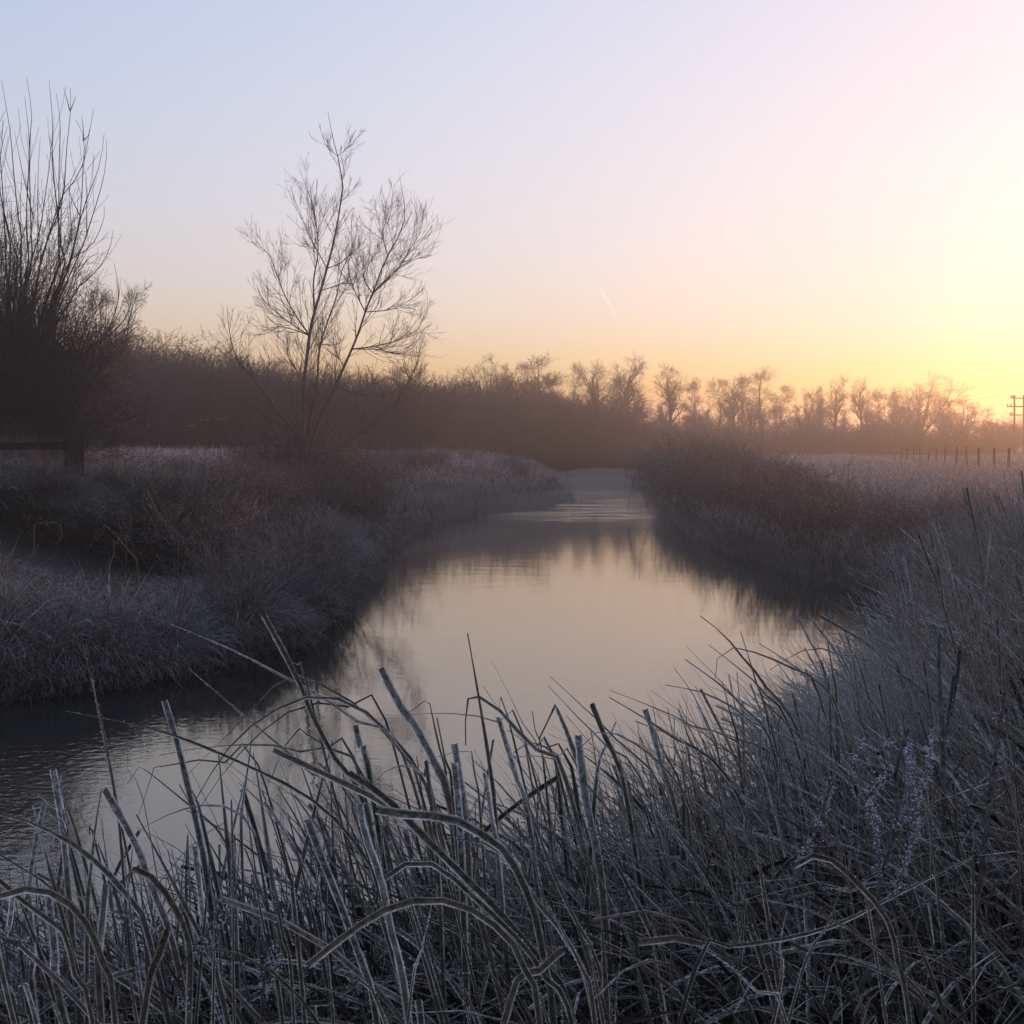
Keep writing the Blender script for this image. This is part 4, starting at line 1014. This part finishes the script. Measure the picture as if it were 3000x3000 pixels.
def reed_shapes(x, y, rng, K, short=(0.55, 1.0), arch=0.35, lean=0.0, maxL=2.1, reach=0.75):
    """random reed blades whose tops stay under the reed bed's skyline"""
    n = len(x)
    root = np.stack([x, y, np.maximum(ground_z(x, y), -0.1) - 0.03], -1)
    az = np.pi + rng.normal(size=n) * 1.0 + lean
    bent = rng.random(n) < arch
    th0 = np.abs(rng.normal(size=n)) * 0.16 + 0.03
    th1 = np.where(bent, rng.uniform(0.9, 2.2, n), np.abs(rng.normal(size=n)) * 0.35)
    P = arcs(root, np.ones(n), az, th0, th1, K, 1.3, 0.02, rng)
    rel = P - root[:, None]
    topz = rel[..., 2].max(1)
    px = 1500 + FPX * (x + rel[:, -1, 0] * 0.8) / y
    zmax = EYE - (np.interp(px, SX, SY) - HOR) / FPX * y
    zmax = np.minimum(zmax, 1.15 + .12 * y)              # reeds grow about as high as a chest
    L = np.clip((zmax - root[:, 2]) / topz, 0.25, maxL) * rng.uniform(short[0], short[1], n)
    L = np.minimum(L, reach / np.maximum(np.linalg.norm(rel[:, -1, :2], axis=1), .05))
    return root[:, None] + rel * L[:, None, None], az, bent, L

rl = np.random.default_rng(31)
for lab, leaves in CL:
    d0 = np.mean([l[2] for l in leaves]); bx = np.mean([ratio(l[0][-1][0]) * l[2] for l in leaves])
    base = np.array([bx, d0 + 0.1, max(gz(bx, d0 + 0.1), -0.1)])
    t = empty('reed_clump', base, lab, 'reed', 'reed clumps in front of the river')
    for pts, w, d in leaves:
        n = len(pts); sp = rl.uniform(-.12, .25)
        P = np.array([at(px, py, d + sp * (1 - i / (n - 1))) for i, (px, py) in enumerate(pts)])
        tan = P[-1] - P[-2]; drop = P[-1, 2] - max(gz(P[-1, 0], d), -0.1) + 0.05
        foot = P[-1] + np.array([np.clip(tan[0] / max(abs(tan[2]), .05), -.5, .5) * drop * .45, rl.uniform(-.05, .15), -drop])
        P = np.vstack([P, foot[None]])[::-1]
        leaf_part(P, w / FPX * d * rl.uniform(0.85, 1.08), base, t, rl, 'cut' if w > 19 else 'point')
    m = 13
    X = base[0] + rl.normal(size=m) * .22; Y = np.clip(base[1] + .2 + rl.normal(size=m) * .25, 2.65, 6)
    P, az, bent, L = reed_shapes(X, Y, rl, 16, (0.6, 1.0))
    for i in range(m):
        leaf_part(P[i], rl.uniform(.006, .017), base, t, rl, 'point' if bent[i] or rl.random() < .85 else 'cut')

def reed_mass(name, label, n, x0, x1, y0, y1, rng, wid, mask, short=(0.4, 1.0), arch=0.3, lean=0.0, maxL=2.1, K=10, mat=None, crystals=24):
    x = rng.uniform(x0, x1, n); y = rng.uniform(y0, y1, n)
    ok = mask(x, y) & (np.abs(x) < 0.47 * y + 0.3); x, y = x[ok], y[ok]; n = len(x)
    P, az, bent, L = reed_shapes(x, y, rng, K, short, arch, lean, maxL)
    t = np.linspace(0, 1, K)[None]
    cut = rng.random((n, 1)) < .12
    W = rng.uniform(*wid, (n, 1)) * np.where(cut, .7 + .3 * t, np.clip((1 - t) * 2.0, .1, 1) ** .8)
    g = Geo(); sd2 = across(P, az, rng, 1.2); g.ribbons(P, W, sd2, .3, rnd=rng.random(n))
    me = frosted(g, name, mat or M_REEDBED, g.crystals(P, W, np.array(sd2), crystals, rng))
    return tag(ob(name, me, None), label, 'reeds', kind='stuff')

rm = np.random.default_rng(77)
sd_ = lambda x, y: river(x, y)[0]
reed_mass('reed_bed', 'thick bed of frosted reeds standing in the water at the near shore', 2500, -3.2, 1.6, 2.75, 5.2, rm, (.008, .018), lambda x, y: (sd_(x, y) > -1.5), arch=.65)
reed_mass('dead_reed_leaves', 'dark broad dead leaves packed between the frosted reeds', 3600, -3.3, 2.6, 2.9, 5.2, rm, (.010, .024), lambda x, y: (sd_(x, y) > -1.3), (0.35, 0.86), .6, 0.2, mat=M_LITTER, crystals=4, K=9)
reed_mass('fine_reed_grass', 'thin frosted grass stems between the broad reeds', 1300, -3.2, 1.8, 2.8, 5.2, rm, (.003, .007), lambda x, y: (sd_(x, y) > -1.2), arch=.4)
reed_mass('reed_bed_sedge', 'fine frosted sedge sloping up the near bank beside the reeds', 9000, 0.2, 3.2, 3.3, 6.0, rm, (.0045, .010), lambda x, y: (sd_(x, y) > -0.7), (0.4, 1.05), .65, 0.1, 1.8, K=8, mat=M_SEDGE, crystals=7)
reed_mass('bank_sedge', 'tall frosted sedge leaning over the water up the near bank', 11000, 1.6, 5.6, 5.4, 12.0, rm, (.008, .017), lambda x, y: (sd_(x, y) > -0.5), (0.55, 1.1), .75, 0.0, 1.7, K=8, mat=M_SEDGE, crystals=7)
reed_mass('fallen_reed_litter', 'flattened broken reed leaves among the reed stalks', 2600, -3.2, 3.0, 2.6, 6.0, rm, (.004, .010), lambda x, y: (sd_(x, y) > -1.0), (0.2, 0.6), .9, 1.5, 1.2, mat=M_LITTER, crystals=4)

# sedge tussocks up the near bank, leaf by leaf
TUS = [(2700, 1590, 7.6, 'sedge tussock with stiff leaves fanned out against the dark far bank'), (2830, 1530, 8.4, 'tall sedge tussock brushing the edge of the frosty field'), (2950, 1480, 9.0, 'sedge tussock highest on the bank before the fence'),
       (2620, 1780, 6.2, 'sedge tussock arching low over the shaded water'), (2760, 1800, 6.0, 'sedge tussock behind the upright dock stalk'), (2920, 1760, 6.0, 'sedge tussock with crossing straw leaves above the docks')]
for px, py, d, lab in TUS:
    p = at(px, py, d); base = np.array([p[0], d, max(gz(p[0], d), -.05)])
    t = empty('sedge_tussock', base, lab, 'sedge', 'sedge tussocks up the near bank')
    m = 20
    X = base[0] + rl.normal(size=m) * .3; Y = d + rl.normal(size=m) * .3
    P, az, bent, L = reed_shapes(X, Y, rl, 16, (0.75, 1.05), .8)
    for i in range(m): leaf_part(P[i], rl.uniform(.005, .010), base, t, rl, 'point')

# ---- docks with frosted seed heads
def dock(stem, branches, d, label, r=.0075):
    P = resample(np.array([at(x, y, d + .1 * i / len(stem)) for i, (x, y) in enumerate(stem)])[::-1], 20)
    base = np.array([P[0, 0], d, max(gz(P[0, 0], d), 0)])
    P = resample(np.vstack([base[None] - [0, 0, .05], P]), 26)
    t = empty('dock_plant', base, label, 'plant', 'dead docks on the near bank')
    g = Geo(); rad = np.linspace(r, r * .5, 26); rad[6::7] *= 1.5; g.tubes(P - base, rad, 6); ob('stem', g.mesh('stem'), M_DOCK, t)
    for br, seeds in branches:
        Q = resample(np.array([at(x, y, d + .05 * i) for i, (x, y) in enumerate(br)]), 14)
        o = Geo(); o.tubes(Q - base, np.linspace(r * .6, r * .3, 14), 5); b = ob('branch', o.mesh('branch'), M_DOCK, t)
        if seeds:
            seeds = int(seeds * 1.7)
            f = rl.random(seeds) ** .8 * 13; i = np.minimum(f.astype(int), 12); q = Q[i] + (Q[i + 1] - Q[i]) * (f - i)[:, None] + rl.normal(size=(seeds, 3)) * .006
            o = Geo(); o.blobs(q - base, rl.uniform(.0012, .0032, seeds)); ob('seed_head', o.mesh('seed_head'), M_DOCK, b)
dock(a8([(1130, 650), (1080, 820), (1080, 1050), (1030, 1230), (1000, 1330), (990, 1600), (900, 1850)]),
     [(a8([(1075, 840), (1000, 820), (930, 795), (870, 765)]), 60), (a8([(1130, 1080), (1170, 960), (1200, 860), (1230, 740), (1250, 640)]), 220), (a8([(1075, 850), (1010, 880), (950, 940)]), 90), (a8([(1000, 755), (960, 730), (920, 700)]), 20), (a8([(1000, 755), (1060, 705)]), 20),
      (a8([(1080, 1080), (1120, 1000), (1140, 880), (1135, 720)]), 180), (a8([(900, 900), (910, 930), (870, 760)]), 60), (a8([(1060, 1400), (1110, 1250), (1160, 1120), (1180, 1040)]), 160), (a8([(1000, 1300), (1000, 1180), (985, 1040), (960, 950)]), 120)],
     2.9, 'branching dead dock with frosted seed heads and a dark leaning stem')
dock(a8([(1550, 490), (1530, 620), (1510, 750), (1480, 1000), (1440, 1350), (1400, 1600)]), [(a8([(1535, 590), (1500, 580)]), 12), (a8([(1510, 800), (1545, 780), (1540, 700)]), 10), (a8([(1480, 965), (1430, 920), (1370, 865)]), 6)], 3.1, 'tall straight dark dock stalk with a few short side stubs', .0085)
dock(a8([(790, 890), (760, 1000), (735, 1110), (640, 1290), (580, 1420), (560, 1600)]), [(a8([(740, 1100), (765, 1000), (790, 890)]), 130), (a8([(735, 1110), (690, 1180), (640, 1290)]), 140), (a8([(740, 1105), (800, 1180), (850, 1260)]), 15)], 3.0, 'small dead dock with clotted frosty seeds on a slanting stalk')
dock(a8([(1265, 240), (1265, 400), (1280, 700), (1285, 1100), (1270, 1600)]), [(a8([(1330, 420), (1310, 560), (1290, 720)]), 30), (a8([(1355, 310), (1340, 450), (1315, 600)]), 12)], 3.6, 'upright dead stalk rising through the sedge behind the branching dock', .009)
dock(a6([(1255, 1510), (1250, 1640), (1235, 1800), (1240, 1900)]), [(a6([(1235, 1620), (1245, 1760), (1250, 1840)]), 60), (a6([(1260, 1520), (1300, 1620), (1310, 1700)]), 50)], 2.5, 'stubby dead weed crusted with frost among the front reeds', .006)
dock(a6([(1040, 1380), (980, 1500), (890, 1600), (840, 1720), (820, 1900)]), [(a6([(1030, 1400), (1060, 1410), (1030, 1490)]), 30), (a6([(940, 1550), (970, 1560), (900, 1590)]), 30), (a6([(840, 1720), (870, 1830), (820, 1850)]), 40)], 2.5, 'thin curly dead weed stem with frosty tufts among the front reeds', .0045)

# ------------------------------------------------------------------ fence, sluice rail, electricity pole, contrail
def pole_mesh(r, h, name, s=7, top=0.85):
    g = Geo(); g.tubes(np.array([[[0, 0, -.3], [0, 0, h * .5], [0, 0, h]]]), np.array([[r, r * .95, r * top]]), s)
    g.add([[math.cos(k * 2 * math.pi / s) * r * top, math.sin(k * 2 * math.pi / s) * r * top, h] for k in range(s)], [np.array([list(range(s))])])
    return g.mesh(name, False)
fx = lambda D: 0.18 * D + 12.4
D0 = 60.0
fence = empty('wire_fence', (fx(D0), D0, gz(fx(D0), D0)), 'post and wire fence of weathered stakes running through the frosted field', 'fence')
fo = np.array(fence.location)
tops = []
for k in range(20):
    D = D0 + k * 4.25
    x = fx(D) + random.uniform(-.06, .06); z = gz(x, D)
    o = ob('post', pole_mesh(random.uniform(.05, .085), 2.2 - z + random.uniform(-.12, .06), 'post'), M_WOOD, fence)
    o.location = (x - fo[0], D - fo[1], z - fo[2]); o.rotation_euler = (random.uniform(-.05, .05), random.uniform(-.06, .06), random.uniform(0, 3))
    tops.append((x, D, 2.2))
for dz in (.12, .42, .72):
    pts = np.array([(x, y - .08, z - dz) for x, y, z in tops]) - fo
    g = Geo(); g.tubes(pts, np.full(len(pts), .007), 4); ob('wire', g.mesh('wire'), M_WIRE, fence)

p0 = at(216, 1279, 21.7)
bz = gz(p0[0], 21.7)
sl = empty('sluice_rail', (p0[0], 21.7, bz), 'dark squared timber rail on stout posts above the undercut bank', 'rail')
def beam(name, a, b, w, h):
    a = np.asarray(a, float); b = np.asarray(b, float); dvec = b - a; L = np.linalg.norm(dvec); ex = dvec / L; ey = np.cross([0, 0, 1.0], ex); ey /= np.linalg.norm(ey); ez = np.cross(ex, ey)
    g = Geo(); g.box((a + b) / 2, (L, w, h), np.stack([ex, ey, ez], 1)); me = g.mesh(name, False)
    o = ob(name, me, M_WOOD, sl); m = o.modifiers.new('bevel', 'BEVEL'); m.width = .012; m.segments = 2
zt = p0[2] - bz
beam('post', (0, 0, -.3), (.00068, .00073, zt), .23, .25)
beam('rail', (-.13, .0, zt - .14), (-2.2, .3, zt - .17), .12, .13)
beam('post', (-1.75, .25, -.6), (-1.75, .251, zt - .25), .2, .2)

pd = 150.0
pp = at(2972, 1160, pd); pz = gz(pp[0], pd)
ep = empty('electricity_pole', (pp[0], pd, pz), 'wooden twin electricity pole with three crossarms against the yellow sky', 'pole')
hgt = pp[2] - pz
for dx in (0, 1.05):
    o = ob('pole', pole_mesh(.13, hgt + .1, 'pole', 8), M_WOOD, ep); o.location = (dx, 0, 0)
for dz, xa, xb in ((.25, -.5, 2.6), (1.2, -.9, 2.9), (2.15, -.6, 2.7)):
    g = Geo(); g.box(((xa + xb) / 2, -.16, hgt - dz), (xb - xa, .12, .14)); c = ob('crossarm', g.mesh('crossarm', False), M_WOOD, ep)
    for xx in (xa + .08, (xa + 0) / 2, 1.9, xb - .08):
        g = Geo(); g.tubes(np.array([[[xx, -.16, hgt - dz + .07], [xx, -.16, hgt - dz + .16], [xx, -.16, hgt - dz + .34]]]), np.array([[.03, .09, .05]]), 6); ob('insulator', g.mesh('insulator', False), M_PORC, c)
for k, (dz, xa) in enumerate(((-.12, -.42), (.9, -.82), (1.85, -.52))):
    a = np.array([pp[0] + xa, pd - .16, pz + hgt - dz]); b = a + np.array([-34, 160, 1.0])
    s = np.linspace(0, 1, 20)[:, None]; P = a + (b - a) * s - np.array([0, 0, 1.6]) * 4 * s * (1 - s)
    g = Geo(); g.tubes(P - a, np.full(20, .011), 4)
    tag(ob('power_line', g.mesh('power_line'), M_WIRE, None, a), ('uppermost', 'middle', 'lowest')[k] + ' sagging wire strung from the electricity pole over the trees', 'wire', 'wires from the electricity pole')

cd = 9000.0
P = np.array([at(1757, 842, cd), at(1778, 880, cd * 1.02), at(1806, 926, cd * 1.05)])
g = Geo(); g.tubes(resample(P, 10) - P[0], np.array([3.5, 4, 4.5, 5, 5, 5, 4.5, 4, 3, 1.5]), 8)
mc, n, l, b = mat_new('contrail_ice', 1.0, 0.0)
tr = n.new('ShaderNodeBsdfTranslucent'); tr.inputs[0].default_value = (.95, .95, .95, 1); tp = n.new('ShaderNodeBsdfTransparent'); mx = n.new('ShaderNodeMixShader'); mx.inputs[0].default_value = .7
em = n.new('ShaderNodeBsdfDiffuse'); em.inputs[0].default_value = (.95, .95, .95, 1); ad = n.new('ShaderNodeAddShader'); l.new(tr.outputs[0], ad.inputs[0]); l.new(em.outputs[0], ad.inputs[1])
l.new(ad.outputs[0], mx.inputs[1]); l.new(tp.outputs[0], mx.inputs[2]); l.new(mx.outputs[0], n['Material Output'].inputs[0])
tag(ob('contrail', g.mesh('contrail'), mc, None, P[0]), 'short pale contrail slanting across the sky over the tallest oak', 'contrail')
